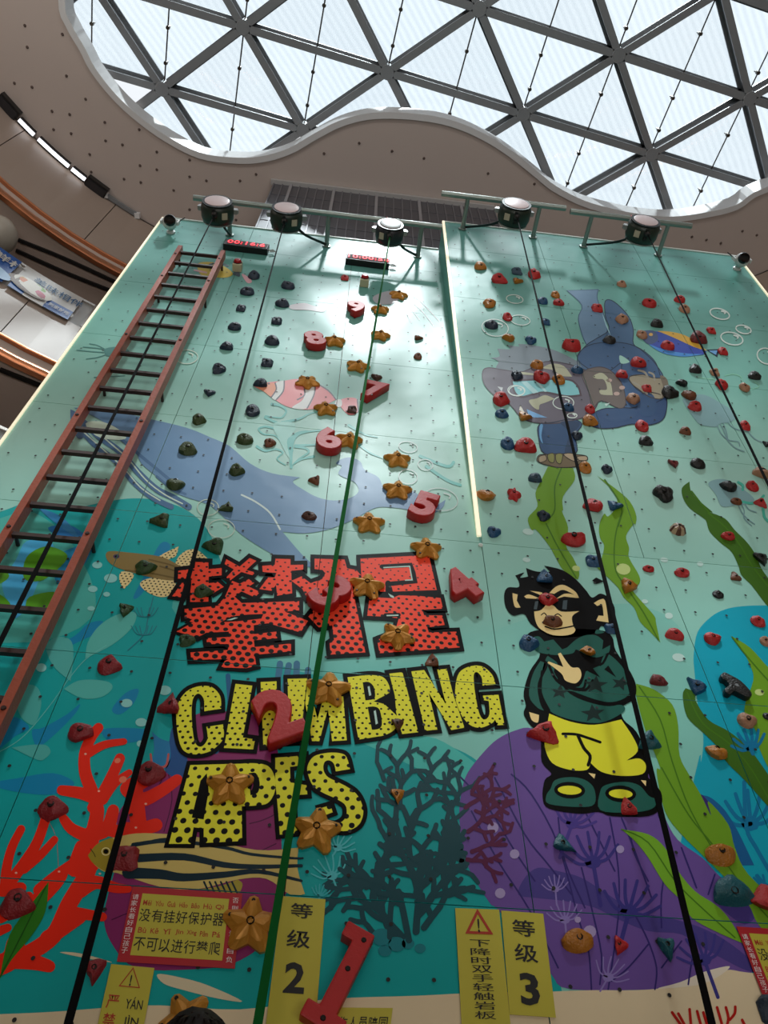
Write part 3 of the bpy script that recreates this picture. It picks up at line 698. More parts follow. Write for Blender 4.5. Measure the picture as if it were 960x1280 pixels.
# --- small creatures of the upper left
p = Print('printed_clownfish'); K3 = (280, 400, 3)
F(p, '110,245 160,235 215,230 280,222 340,235 390,265 420,300! 340,335 250,330 190,300 150,270', '#ee8f92', 8, *K3)
F(p, '118,247 145,238 165,237 192,240 196,262 178,288 150,270', '#f0a07e', 9, *K3)
F(p, '192,238 226,230 222,268 196,300 178,290 196,262', '#e4e9e6', 9, *K3)
F(p, '300,245 342,236 338,280 312,332 255,330 290,305 303,280', '#e4e9e6', 9, *K3)
F(p, '435,302 470,292 500,300 502,345 470,357 440,330', '#ee8f92', 8, *K3); F(p, '420,300! 440,300 440,325 415,325', '#e4e9e6', 9, *K3)
for s in ('192,238 196,262 178,290', '226,230 222,268 196,300', '342,236 338,280 312,332', '300,245 302,265 300,285 275,300', '340,235 390,265 420,300', '500,300 503,345'): S(p, s, 5, '#6b6670', 10, *K3)
p.poly(ell(336, 480, 1.6, 1.2, 0, 8), paint('#6b5560'), 10)
p.done()
p = Print('printed_octopus'); OC = '#67bdb4'; Q = (240, 420, 4.8)
for s in ('480,410 530,420 565,450 540,490 500,490 440,480', '440,490 480,510 520,530 500,555 440,545 400,560 430,590 500,600 540,650', '390,665 440,690 500,680 545,700 510,740 560,775', '540,520 640,500 700,470 750,455', '600,690 590,640 620,600 700,575 800,570 870,600', '620,665 680,675 700,700 640,740 600,780', '595,790 590,740 600,700', '730,725 660,740 610,770', '620,660 720,655 860,650'):
    S(p, s, 17, OC, 8, *Q, w1=6)
F(p, '500,520 600,520 620,560 580,640 600,760! 560,700 520,620 490,560', '#9bd4c8', 8, *Q)
F(p, '570,640 600,600 640,575 700,570 640,600 610,650 600,790!', OC, 9, *Q)
for s in ('482,530 560,560 580,548', '500,560 560,600 600,615'): S(p, s, 9, OC, 8, 320, 345, 1.0*1.6 if False else 2.35)
for s in ('436,532 455,543 472,547', '440,548 460,565 478,573'): S(p, s, 3.4, OC, 8, w1=1.2)
p.done()
p = Print('printed_fish'); F(p, '247,330 265,328 280,333 291,342 284,347 268,347 252,345', '#c9b340', 8); F(p, '290,343! 297,338 300,346', '#4c5a66', 8); F(p, '302,343 308,345 315,352 309,354', '#d9a6ae', 8); S(p, '243,338 258,341', 2, '#caa0a8', 8); S(p, '262,331 275,329 285,333', 2, '#5a6a72', 9); p.done()
p = Print('printed_squid'); F(p, '362,382 380,379 395,383 409,381! 405,390 385,388 365,387', '#bcb7ba', 8); p.done()
p = Print('printed_jellyfish'); F(p, '466,372 480,365 496,364 500,372 490,380 472,380', '#b9bcc4', 8)
for s in ('498,368 515,378 530,392 542,408', '500,372 512,384 524,400', '496,376 506,388 514,404', '502,366 522,374 540,392 549,402'): S(p, s, 1.0, '#c8ccd0', 8)
F(p, '132,436 152,434 162,440 150,446 133,445', '#4f8a84', 8)
for s in ('133,438 122,432 112,430', '133,441 118,440 96,438', '134,443 122,447 108,449', '133,440 125,436 104,434', '156,470 138,471 118,472'): S(p, s, 1.1, '#4f8a84', 8)
p.done()
p = Print('printed_spotted_fish'); K = (0, 680, 3)
SPOT = dotted('print_spotted_fin', '#ecd698', .026, 4.0, .0052, 5.2, .0052)
F(p, '397,40 415,28 480,33 600,48 660,75 720,112! 650,138 560,125 470,100 430,85 405,65', '#8d7744', 9, *K)
for s in ('470,100 560,110 660,130', '560,60 640,80 700,105', '600,85 650,100 700,118'): S(p, s, 6, '#6f5b2e', 10, *K)
p.poly(ell(145.5, 696, 4, 2.8, 0, 12), paint('#4a3a5a'), 10); p.poly(ell(145.5, 696, 2, 1.4, 0, 8), BLK, 11)
for s in ('580,75! 600,45 670,10! 660,45 630,60 600,80', '660,82 668,52 700,25 740,24 778,55! 740,80 700,90', '455,105 500,112 492,140 465,170! 448,138', '525,150 560,130 640,130 662,165 640,192 600,200 550,180'): F(p, s, SPOT, 8, *K)
p.done()

# --- pale leaves, bubbles and weeds of the lower left
p = Print('printed_leaves')
for s, c in (('175,380 200,355 240,350 270,370 275,430 265,515! 210,470 180,420', '#55b3ab'), ('320,430! 330,370 370,310 430,270 490,255 512,270 490,320 420,380', '#5cbcb0'), ('240,545! 290,515 350,510 410,520 420,545 380,575 310,580', '#55b8ae'), ('60,590 75,545 110,528 145,545 155,600 140,660 120,680 80,650', '#4fb0a8'), ('45,765! 110,755 170,755 190,780 170,805 140,810', '#4fb0a8')):
    F(p, s, c, 7, *K)
S(p, '-20,790 60,745 120,690 200,590 260,505 320,435 400,380', 2.6, '#6cc4bc', 8, *K)
for x, y, rx, ry in ((365, 80, 19, 13), (415, 130, 25, 17), (348, 170, 18, 12), (400, 190, 13, 9), (342, 243, 14, 9), (475, 598, 22, 16), (530, 670, 22, 16), (618, 550, 24, 18), (525, 750, 12, 12), (155, 465, 20, 16)):
    p.poly([(K[0]+a/3, K[1]+b/3) for a, b in ell(x, y, rx, ry, 0, 14)], paint('#8fd2cc'), 9)
F(p, '100,50 170,10 240,30 250,60 200,110 150,140 90,130', '#579c1c', 7, *K); F(p, '95,245! 110,200 200,180 232,205 180,260', '#579c1c', 7, *K); F(p, '-60,180 0,190 40,230 0,255 -60,250', '#579c1c', 7, *K); F(p, '-40,70 0,80 35,120 0,150 -40,150', '#579c1c', 7, *K)
F(p, '60,60 100,-10 190,-10 200,60 150,130 120,200 60,280 20,200 10,140', '#4aaedb', 6, *K)
F(p, '180,-60 230,-20 300,0 320,-30 260,-70', '#2478b8', 6, *K)
for cx, cy in ((545, 262), (540, 330)):
    for s in (-1, 1):
        for j in (1, 2, 3): S(p, '%d,%d %d,%d %d,%d' % (cx, cy+12, cx+s*j*9, cy+8, cx+s*j*16, cy-22), 3, '#2c7f8c', 8, *K)
S(p, '575,200 555,280 540,340 480,400', 4, '#2c7f8c', 8, *K)
S(p, '285,845 287,905 270,940', 6, '#23628f', 7); 
for s in ('345,870 350,830', '355,865 361,832', '370,862 371,830', '384,860 385,838'): S(p, s, 8, '#3a7596', 7)
F(p, '0,1225! 12,1170 40,1130 61,1103! 57,1140 40,1170 15,1200', '#2f7a1c', 14); S(p, '0,1222 22,1180 58,1108', 1.6, '#1d5212', 15)
p.done()
p = Print('printed_bubbles'); WH = '#dbe9e2'
def ring(x, y, rx, ry, rot=0, w=1.2, c=WH): p.stroke(ell(x, y, rx, ry, rot, 22), w, paint(c), 16, True, None, False); p.stroke(crv([(x+rx*.2, y-ry*.55), (x+rx*.55, y-ry*.35), (x+rx*.5, y-ry*.1)], 3, False), w*1.4, paint(c), 16)
for a in ((690, 478, 35, 20), (755, 545, 28, 20), (690, 590, 35, 27), (812, 675, 65, 42)): ring(280+a[0]/3, 400+a[1]/3, a[2]/3, a[3]/3, 10, 1.1, '#cfdcd8')
for a in ((700, 140, 42, 26), (780, 705, 40, 30), (830, 785, 50, 35)): ring(a[0]/3, 400+a[1]/3, a[2]/3, a[3]/3, 0, 1.1, '#c6d6c6')
for a in ((508, 722, 80, 40, 16), (698, 847, 62, 32, 14), (605, 920, 90, 48, 14), (880, 1060, 75, 60, 25)): ring(820+a[0]/6.4, 280+a[1]/6.4, a[2]/6.4, a[3]/6.4, a[4], 1.5)
for a in ((236, 353, 24, 12), (252, 413, 28, 14), (180, 435, 38, 24), (240, 615, 24, 15)): ring(540+a[0]/2.286, 220+a[1]/2.286, a[2]/2.286, a[3]/2.286, 8, 1.0)
ring(646, 489, 10, 6); ring(704, 504, 13, 8); ring(715, 520, 6, 3)
p.done()

# --- red coral
p = Print('printed_red_coral'); RC = '#ec2a12'; K = (0, 880, 3)
for s, w, w1 in (('50,960 110,935 200,870 255,760 290,700 325,640 345,560', 62, 62), ('345,600 340,540 350,480 365,400 345,330 320,260 318,190 340,130 370,90', 62, 36), ('325,190 390,155 465,142', 36, 24), ('350,390 395,320 430,250 450,205', 46, 38), ('385,360 430,300 485,258', 40, 24), ('350,350 300,335 232,325', 52, 38), ('335,500 270,470 238,430', 52, 34),
                 ('340,490 400,470 425,400', 60, 44), ('400,470 440,480', 50, 50), ('500,310 510,380 520,450', 70, 60), ('480,320 530,360 600,330 665,285', 60, 40), ('470,470 530,470 585,455', 52, 50), ('520,300 560,290', 60, 30), ('300,700 360,670 430,690 480,695', 60, 30), ('250,780 320,790 385,800', 50, 34),
                 ('20,690 25,620 45,540 80,470', 40, 30), ('30,680 90,600 140,520 172,430', 44, 36), ('90,620 150,570 205,510', 36, 28), ('150,700 220,640 290,590 310,580', 50, 30), ('120,760 200,680 230,640', 60, 50), ('0,800 60,770 110,720', 50, 30), ('10,700 80,690', 50, 40), ('-20,860 30,840', 40, 30), ('-30,990 40,960 60,900', 80, 70), ('60,960 130,970 185,985', 70, 46), ('220,620 210,500 170,420', 1, 1), ('180,880 300,800', 60, 50), ('280,620 310,540', 60, 60)):
    S(p, s, w, RC, 10, *K, w1=w1)
for x, y, r in ((441, 214, 12), (461, 285, 15)): p.poly([(a/3, 880+b/3) for a, b in ell(x, y, r, r*.8, -20, 12)], paint('#f08060'), 11)
for x, y in ((321, 189), (371, 328), (547, 376), (510, 465), (375, 638), (222, 630), (61, 635)): p.poly([(a/3, 880+b/3) for a, b in ell(x, y, 5, 4, 0, 8)], paint('#f3b09a'), 11)
K = (860, 1080, 6.4)
for s in ('10,1165 20,1280', '70,1180 100,1290', '120,1190 150,1290', '160,1160 200,1290', '230,1150 270,1290', '300,1150 320,1230 310,1290', '375,1145 370,1200 330,1250', '430,1250 450,1290', '-80,1200 -30,1290', '-130,1190 -60,1290'): S(p, s, 22, '#b81c14', 12, *K)
p.done()

# --- maroon rock, blue vase and striped fish
p = Print('printed_rock')
F(p, '150,1060 146,1025 160,1000 190,975 215,955 225,910 260,890 330,900 350,960 352,1060 362,1100 345,1150 330,1180 290,1205 240,1212 170,1210 140,1180 130,1150 135,1120', '#8a2c66', 7)
for s in ('190,1000 210,960 225,930', '312,1030 330,1025 350,1015', '318,1068 345,1055', '210,965 215,1000 205,1040', '140,1150 170,1140 200,1150'): S(p, s, 1.2, '#4f1540', 8)
F(p, '570,105! 600,130 635,142! 640,200 620,245 560,240! 578,170', '#2a7fb0', 8, 0, 880, 3); F(p, '635,142! 650,90 700,190 700,290 640,270 620,245 640,200', '#27558f', 8, 0, 880, 3); S(p, '565,190 575,230 620,235 632,190', 8, '#c2605a', 9, 0, 880, 3)
p.done()
p = Print('printed_striped_fish'); K = (180, 900, 3); YB = '#d3bc6c'
F(p, '110,1070! 120,1057 133,1050 150,1046 180,1042 247,1047 320,1063 373,1060! 372,1087 381,1118! 363,1119 333,1099 297,1100 247,1112 200,1109 147,1092 130,1090 117,1080', YB, 12)
F(p, '110,1070! 120,1057 133,1050 143,1051 144,1085 133,1090 117,1080', '#a08d28', 13)
SD = '#0e2a36'
S(p, '-80,485 -20,470 60,450 140,450 160,470', 9, SD, 13, *K); S(p, '-40,470 100,455 300,480 400,505 560,520 595,520', 16, SD, 13, *K, w1=8)
S(p, '-20,520 150,515 300,545 430,552 590,548', 32, SD, 13, *K, w1=12); S(p, '-60,575 60,580 150,592 300,582 430,570 590,605', 44, SD, 13, *K, w1=10)
p.stroke(ell(132.5, 1065, 5, 4.6, 0, 14), 1.2, paint('#e8dc9a'), 14, True); p.poly(ell(132.5, 1065, 3.2, 3, 0, 10), BLK, 14); S(p, '340,545 352,562 358,575', 3, '#4a3d12', 14, 0, 880, 3)
F(p, '250,1112! 275,1108 297,1100! 303,1105 300,1115 290,1118', '#a99a3c', 12)
for x in range(6): S(p, '%d,1118 %d,1103' % (262+7*x, 255+7*x), 2.4, SD, 13)
p.done()

# --- big dark coral thicket: branching strokes
def branch(pr, x, y, a, L, w, d, col, layer, rnd, lim):
    if d == 0 or not lim(x, y): return
    pts = [(x, y)]; aa = a
    for i in range(3):
        aa += rnd.uniform(-.22, .22); x += math.cos(aa)*L/3; y -= math.sin(aa)*L/3; pts.append((x, y))
    if not lim(x, y): return
    pr.stroke(crv(pts, 2, False), w, paint(col), layer, w1=w*.85)
    for s in ((-1, 1) if rnd.random() < .85 else (rnd.choice((-1, 1)),)):
        branch(pr, x, y, aa+s*rnd.uniform(.35, .75), L*rnd.uniform(.66, .86), w*.93, d-1, col, layer, rnd, lim)
    if d > 2: branch(pr, pts[1][0], pts[1][1], a+rnd.choice((-1, 1))*rnd.uniform(.7, 1.1), L*.6, w*.9, d-2, col, layer, rnd, lim)
p = Print('printed_dark_coral'); p.span = 120; rnd = random.Random(5); DC = '#1c4a52'
lim = lambda x, y: 400 < x < 612 and 918 < y < 1200 and not (x < 465 and y < 1065) and (x-700)**2+(y-1040)**2 > 118**2
for x, y, a, L, w, d in ((490, 1168, 1.9, 52, 7.5, 5), (510, 1180, 2.1, 50, 8, 6), (520, 1165, 1.5, 55, 8, 6), (530, 1160, 1.1, 50, 7.5, 6), (512, 1070, 1.7, 34, 7, 4), (545, 1085, 1.0, 32, 6.5, 4), (555, 1040, 1.3, 30, 6, 4), (480, 1110, 2.5, 30, 6.5, 4), (500, 1010, 1.6, 30, 6, 4), (572, 1000, 1.8, 24, 5.5, 3), (450, 1112, 2.9, 24, 6, 3), (560, 1120, .4, 26, 6, 3), (480, 975, 1.8, 24, 5, 3), (530, 985, 1.2, 24, 5.5, 3), (520, 1120, 1.4, 34, 7.5, 4), (498, 1130, 2.2, 34, 7, 4), (536, 1125, .8, 32, 7, 4), (560, 1075, .9, 26, 6, 3), (488, 1060, 2.1, 28, 6, 4), (590, 1010, 1.5, 18, 5.5, 3)):
    branch(p, x, y, a, L, w*1.12, min(d, 4) if d < 6 else 5, DC, 10, rnd, lim)
MC = '#5b1f44'; lim = lambda x, y: 576 < x < 642 and 950 < y < 1135 and (x-700)**2+(y-1040)**2 < 124**2
for x, y, a, L, w, d in ((582, 1010, .8, 22, 5, 4), (585, 1040, .5, 24, 5, 4), (590, 1065, .2, 24, 5, 4), (584, 1075, -.2, 20, 5, 3), (604, 1120, .8, 16, 5, 3), (590, 990, 1.0, 18, 4.5, 3), (598, 1030, .9, 16, 4.5, 3), (602, 1118, 1.6, 14, 5, 3)):
    branch(p, x, y, a, L, w*1.15, d, MC, 10, rnd, lim)
S(p, '487,1172 488,1140 492,1105', 7, DC, 10); S(p, '511,1176 504,1140 498,1115', 8, DC, 10)
for x, y, r in ((477, 1172, 13), (496, 1181, 11), (481, 1189, 8.5), (510, 1180, 8), (525, 1186, 7)): p.poly(ell(x, y, r, r*.85, 0, 16), paint('#1f7f88'), 9)
fan(p, 415, 1095, 110, 26, '#55bfc4', 8, w=2.2, stem=22); fan(p, 422, 1060, 60, 22, '#55bfc4', 8, w=2.2, stem=10); fan(p, 400, 1120, 70, 14, '#3fb2b8', 8, w=2, stem=10)
p.done()

# --- kelp
p = Print('printed_kelp'); KG = '#6f9f24'; KD = '#3f6a1b'; K = (560, 400, 2.4); K4 = (620, 640, 4); K6 = (600, 690, 2.667); K2 = (560, 960, 2.4); K5 = (760, 640, 4.8)
def px(s, K): return ' '.join('%.1f,%.1f%s' % (K[0]+float(w.rstrip('!').split(',')[0])/K[2], K[1]+float(w.rstrip('!').split(',')[1])/K[2], '!' if w.endswith('!') else '') for w in s.split())
F(p, px('300,440! 280,480 262,520 268,560 240,595 250,630', K)+' '+px('200,90 250,150 280,195 320,270 345,300 380,330 410,338! 415,300 385,230 350,170 360,80 330,0', K4)+' '+px('345,570 345,530 380,480 375,445!', K), KG, 8)
F(p, px('447,468! 500,505 545,545 565,590 560,620', K)+' '+px('690,60 650,120 665,180 665,230 715,320 715,360 680,385 720,440 790,520 800,560 820,652! 770,600 720,550 690,480 640,430 610,380 560,330 500,272 525,240 540,170 520,130 515,70 540,10', K4)+' '+px('480,590 505,560 500,520', K), KG, 8)
F(p, px('435,865! 385,910 395,980 440,1045 530,1110', (780, 440, 5.333))+' '+px('590,60 610,120 680,190 740,240 780,320 800,380 860,440 920,520 975,590! 975,420! 920,340 880,250 830,180 760,110 700,40 600,0', K5)+' '+px('590,1070 520,1010 450,940', (780, 440, 5.333)), KD, 8)
F(p, px('520,440! 580,460 640,510 660,580 665,680 700,750 735,810 770,880', K6)+' '+px('780,100 840,170 860,240 900,320 1010,420! 1010,560! 930,470 900,410 830,330 760,260 700,200 650,130 625,10', K2)+' '+px('600,720 560,620 540,560 520,480', K6), KG, 9)
F(p, px('520,185! 600,200 650,240 690,310 740,370 800,410 840,450 890,530! 800,490 730,450 700,400 650,350 600,270 560,220', K2), '#76ad2a', 10)
F(p, px('685,455! 675,480 690,550 740,600 790,650 820,700 880,760 960,850! 985,880! 985,780! 930,700 890,650 830,600 760,560 720,500 715,470', K6), KD, 10)
F(p, px('835,280! 870,320 900,380 910,430 880,530 920,600 925,640 960,720 1010,790! 1010,420! 960,385 900,320', K6), KG, 9)
for s, q in (('340,445 320,500 320,570 300,600', K), ('250,60 300,160 340,230 400,330', K4), ('470,480 520,560 510,620', K), ('630,0 600,100 590,200 600,300 660,390 740,510 810,640', K4), ('600,10 700,90 790,200 860,320 960,450', K5), ('450,930 520,1020 600,1110', (780, 440, 5.333)), ('530,450 600,560 640,700 700,860 780,1000', K6), ('520,185 600,225 680,340 760,420 860,510', K2), ('690,470 740,570 830,640 900,720 965,830', K6), ('840,285 890,350 960,430', K6), ('640,0 720,140 800,240 900,380 960,450', K2)):
    S(p, s, q[2]*1.7, '#48781a', 11, *q)
for x, y, rx, ry in ((779, 712, 9, 7), (720, 711, 5, 3.5), (949, 866, 6, 4)): p.poly(ell(x, y, rx, ry, 10, 14), paint('#c3d683'), 12)
p.done()
p = Print('printed_sea_fans')
fan(p, 938, 1030, 95, 42, '#1277a3', 5, w=5.5, stem=0); S(p, '930,978 933,1035 945,1060 965,1095', 5, '#1277a3', 5); fan(p, 938, 935, 110, 24, '#1277a3', 11, w=4.5, stem=8)
F(p, '75,820! 130,830 180,860 250,930 330,1060 440,1290! 330,1290! 290,1120 200,1000 120,920', '#1b5f96', 5, 860, 840, 5.333); F(p, '75,820! 100,825 160,900 230,1000 200,990 110,910', '#3a2a6a', 6, 860, 840, 5.333)
S(p, '946,1095 955,1105 968,1112', 5, '#1277a3', 5); fan(p, 952, 1110, 150, 16, '#1277a3', 5, w=3.5, stem=10)
for x, y, rx, ry in ((848, 822, 8, 5), (830, 700, 5, 3), (806, 752, 4, 2.6), (836, 770, 5, 4), (660, 665, 7, 4), (658, 700, 5, 3), (875, 705, 4, 3), (819, 880, 4, 3)): p.poly(ell(x, y, rx, ry, 10, 12), paint('#c4e4dc'), 5)
p.done()

# --- blue and yellow fish, jellyfish
p = Print('printed_blue_fish'); K = (540, 220, 2.286)
F(p, '588,450 615,443 660,448 710,462 760,490 785,503! 770,512 720,513 660,502 620,482', '#3a4fae', 9, *K); F(p, '620,482 660,496 720,507 775,510! 720,517 660,507', '#4b90d8', 10, *K); F(p, '645,444 690,447 735,462 785,500! 750,490 700,467 660,450', '#e2b445', 10, *K)
F(p, '588,450 610,442 638,445 645,470 620,482 600,466', '#4a5a80', 10, *K); p.poly(ell(813.5, 418.5, 2.6, 2, 0, 10), paint('#d8b060'), 11); F(p, '584,452 600,443 612,448 600,462', '#c09878', 11, *K)
F(p, '783,497! 822,495! 815,518!', '#0d2038', 9, *K); F(p, '790,500! 815,499! 811,512!', '#6fa8dc', 10, *K); p.done()
p = Print('printed_grey_jellyfish'); K = (780, 440, 5.333); JB = '#86aeb2'
F(p, '390,320 440,290 540,288 640,340 720,390 745,440 700,470 640,478 620,500 560,497 500,480 450,420', JB, 8, *K); F(p, '560,880 620,850 700,860 800,920 868,985 820,1015 740,1025 650,1030 610,950', JB, 8, *K)
for s in ('640,480 670,540 690,590 740,640 800,665', '660,475 680,530 690,580', '690,470 720,500 760,520 820,530', '620,490 650,550 700,590 760,600 770,630', '820,525 870,580 930,605 960,600', '760,1020 790,1080 830,1120 870,1150', '780,1010 800,1060 800,1110 850,1160', '800,1005 830,1050 880,1070'): S(p, s, 7, '#7a9ea3', 9, *K)
for s in ('760,870 790,890 790,920', '790,1000 850,1010 900,990 930,960', '925,1040 935,1100 960,1130'): S(p, s, 17, '#4cb7a2', 9, *K)
for s in ('490,170 560,180 610,185', '670,160 730,150 780,170 790,220', '850,250 900,230 870,200'): S(p, s, 4, '#8fd0ae', 8, *K)
p.done()

# --- gorilla with a diving mask; reflection haze mixed into its lightened colours
p = Print('printed_gorilla'); K = (540, 220, 2.286); G = (600, 420, 3.692); LN = '#1d2c44'
O(p, '385,328! 475,325! 472,352 492,400 500,450 480,505 440,480 418,410 428,370', '#6a8dab', '#41617f', 1.0, 8, *K)
O(p, '495,358 520,360 560,400 575,440 575,480 600,500 640,540 662,590 600,620 545,560 540,535 500,560 430,560 415,520 440,485 470,465 505,440 495,400', '#486a8e', LN, 1.0, 9, *K)
F(p, '487,395 497,430 510,455', '#a8d8e0', 11, *K)
O(p, '450,110 500,45 620,30 720,50 800,110 830,180 850,290 640,330 560,200', '#41628a', LN, 1.0, 9, *G)
F(p, '645,90 690,120 650,128', '#a9dccd', 11, *G)
O(p, '855,285 860,340 840,390 780,412 700,408 620,425 540,425 480,390 560,340 640,335 720,330 745,275 790,262', '#33507a', LN, 1.2, 10, *G); F(p, '735,270 790,268 812,310 805,360 760,372 728,340', '#35547c', 12, *G); F(p, '560,350 640,335 720,345 700,385 600,395', '#34527a', 12, *G)
O(p, '690,190 750,180 800,195 850,200 862,240 840,290 780,282 735,250 700,222', '#a59c84', '#4a4038', 1.1, 11, *G)
for s in ('730,160 760,170 775,195', '780,170 800,180 805,205', '835,200 850,230 838,280', '705,215 740,235 770,268'): S(p, s, 9, '#a8a393', 13, *G)
F(p, '830,185 862,200 868,250 840,290 845,240', '#7d7260', 13, *G)
F(p, '50,102! 90,95 80,60! 140,62 130,45 180,50 175,38! 230,42 330,62 420,102 462,132 450,175 200,175 80,155 85,120', '#7d8c96', 9, *G)
O(p, '12,165 40,148 110,158 200,165 300,120 400,130 460,150 525,185 545,300 500,365 400,398 300,405 200,385 140,320 60,270 18,220', '#6c6672', '#4a3f48', 1.2, 10, *G)
O(p, '470,175 540,145 600,160 650,215 668,270 670,320 640,335 560,300 520,330 500,260', '#706660', '#4a4045', 1.0, 12, *G)
O(p, '145,208! 380,200 445,225 465,275! 400,280 300,262 240,272 190,283 160,262', '#86cdd2', '#55444c', 2.4, 12, *G)
for s in ('190,215! 215,212! 270,262! 245,268!', '250,208! 262,208! 310,258! 298,260!'): F(p, s, '#b6e3e4', 15, *G)
for s in ('290,150 330,130 385,140 425,190! 370,185 340,160', '225,300 262,290 300,275 345,292! 300,310 275,320 270,342 245,330', '520,188 562,172 600,212 612,275! 560,272 552,252 585,248 572,205 540,200', '180,168 230,172 262,182 200,180'): F(p, s, '#b9bb9e', 14, *G)
F(p, '185,320! 205,355! 180,345!', '#e6e6d8', 14, *G); F(p, '215,340! 300,375 310,378! 250,378 225,368', '#7fb6e6', 14, *G); F(p, '80,235! 105,240! 100,258!', '#cfd6d8', 14, *G); F(p, '575,315! 600,310! 580,328!', '#c6e2da', 14, *G)
for x, y in ((595, 207), (655, 240), (630, 268)): p.poly([(G[0]+a/G[2], G[1]+b/G[2]) for a, b in ell(x, y, 14, 9, 0, 10)], paint('#c4aaa0'), 14)
O(p, '272,412 340,400 420,385 470,408 440,462 440,545 300,545 270,470', '#2f5079', LN, 1.2, 9, *G); F(p, '275,415 290,412 283,460 290,500 275,470', '#6ca8d8', 11, *G); F(p, '370,400 440,395 460,412 430,460 435,540 390,540 410,450', '#273f60', 11, *G)
O(p, '262,575 272,552 300,548 380,545 440,548 488,555 495,572 470,580 440,605 360,608 320,600 285,590', '#75664a', '#2c2418', 1.1, 10, *G)
for s, c in (('275,585 272,560 300,552 305,575', '#a9977a'), ('312,550 340,545 340,585 318,580', '#8a8a4a'), ('350,548 380,548 372,590 352,582', '#8a8a4a'), ('385,548 430,545 455,580 420,575', '#b6a285'), ('440,560 488,556 492,575 455,575', '#b6a285')): O(p, s, c, '#2c2418', .9, 12, *G)
p.done()

# --- monkey in sunglasses, hooded top and yellow trousers
p = Print('printed_monkey'); K = (620, 640, 4); Q = (600, 690, 2.667); BK = BLK; CRM = '#f2d692'; GRN = '#1a5c50'; YEL = '#e6e22e'
F(p, '168,268 250,258 400,262 440,285 452,330 500,400 520,450 512,492 472,520 478,560 520,600 560,680 572,720 560,752 602,800 602,852 560,882 440,882 395,868 330,874 230,857 208,820 215,762 237,740 205,700 200,620 162,572 145,540 152,512 145,470 165,400 200,340 158,300', BK, 12, *Q)
F(p, '95,320! 140,305 120,330 160,325! 150,282! 205,300 270,300! 240,270! 330,292 400,340 450,395 480,430 520,410 562,430 592,480 592,545 560,580 525,572 505,600 440,622 300,630 230,602 172,560 140,512 85,520 50,482 40,420 58,380 112,378 112,345', BK, 12, *K)
for s in ('82,408! 108,415! 103,445! 122,480! 95,478 84,440', '488,458! 520,440 545,448 562,555! 500,545! 512,520! 537,522! 530,470 505,472!', '265,408! 300,375 340,368 395,400 414,432! 370,405 330,392 290,412!', '298,438! 340,412 385,415 410,432 340,425!', '140,425! 165,415 225,438! 150,434!', '168,396! 228,405 222,418!',
          '190,500! 225,492 250,465! 285,470 325,500 415,498! 380,525 385,570 396,592 380,612 330,621 270,614 215,582 195,540'): F(p, s, CRM, 14, *K)
F(p, '256,757! 262,750! 335,778! 308,712! 322,706! 372,776 412,782 426,815 415,845 390,860 345,845 325,810', CRM, 17, *K)
for s in ('163,535! 196,545! 192,570 172,562', '360,738! 384,742! 380,757!', '535,762! 553,764! 552,782!'): F(p, s, CRM, 14, *Q)
for s in ('195,450! 212,447! 203,490! 188,488!', '335,445! 356,443! 352,490! 330,488!'): F(p, s, '#46545a', 14, *K)
S(p, '245,575 290,588 350,580 388,572', 7, BK, 15, *K); S(p, '225,518 240,508 252,520', 5, BK, 15, *K); S(p, '290,522 308,512 326,524', 5, BK, 15, *K)
for s in ('185,628! 215,625 240,650! 285,640! 330,690! 355,680! 400,640 450,618 500,620 535,645! 530,690! 570,668! 560,708 500,730 440,712 400,690 380,710 300,718 215,705 190,680', '495,600 510,590 540,605 500,612'): F(p, s, GRN, 14, *K)
for s in ('203,362! 222,378 196,440 202,500 218,532! 190,520 163,480 175,410', '228,345 262,372! 250,400 280,440 330,450 352,400! 400,380! 420,340 470,380 502,440 490,482 440,502 380,492 290,460 330,490 420,512 472,512 480,532 430,562 380,572 300,560 230,530 202,470 206,400'): F(p, s, GRN, 14, *Q)
def star2(x, y, r, rot, m, layer, q=.42, sy=.75):
    pts = [(x+(r if i % 2 == 0 else r*q)*math.sin(rot+PI*i/5), y-sy*(r if i % 2 == 0 else r*q)*math.cos(rot+PI*i/5)) for i in range(10)]; p.fill([pts], m, layer)
for s in ('203,362 222,378 196,440 202,500 218,532', '228,345 262,372 250,400 285,445 340,458 352,430', '262,425 300,470 360,498 430,512 480,500', '320,385 350,352 400,378 425,342', '206,400 202,470 230,530'): S(p, s, 8, BK, 15, *Q)
for x, y, r, a in ((265, 468, 34, .1), (385, 445, 42, .05), (376, 540, 42, -.1), (468, 440, 34, .3)): star2(600+x/2.667, 690+y/2.667, r/2.667, a, paint('#0b2622'), 16)
for s in ('480,345! 500,330! 540,350! 500,362!', '420,760! 460,800! 520,830! 480,780!', '540,790! 600,830! 560,770!'): F(p, s, BK, 16, *K)
S(p, '230,382 255,430 300,455 350,462 375,430', 9, BK, 15, *Q)
F(p, '230,540! 300,567 380,578 470,560! 510,620 525,665 488,697! 530,690 552,712 540,742 470,748 405,735 368,705! 355,728 300,728 240,705 215,650 220,600', YEL, 14, *Q)
S(p, '275,608 320,610 360,622 400,636', 9, BK, 15, *Q); S(p, '325,612 345,655 366,682 360,712', 11, BK, 15, *Q)
F(p, '235,790 250,762 300,752 350,762 380,792 380,842 330,852 230,842 220,815', GRN, 14, *Q); F(p, '400,800 420,778 480,768 530,780 562,815 588,828 572,858 500,870 400,862', GRN, 14, *Q)
for x, y in ((298, 796), (468, 808)):
    for rx, ry, m, l in ((52, 28, BLK, 15), (40, 15, paint(YEL), 16)): p.poly([(Q[0]+a/Q[2], Q[1]+b/Q[2]) for a, b in ell(x, y, rx, ry, 3, 18)], m, l)
p.done()

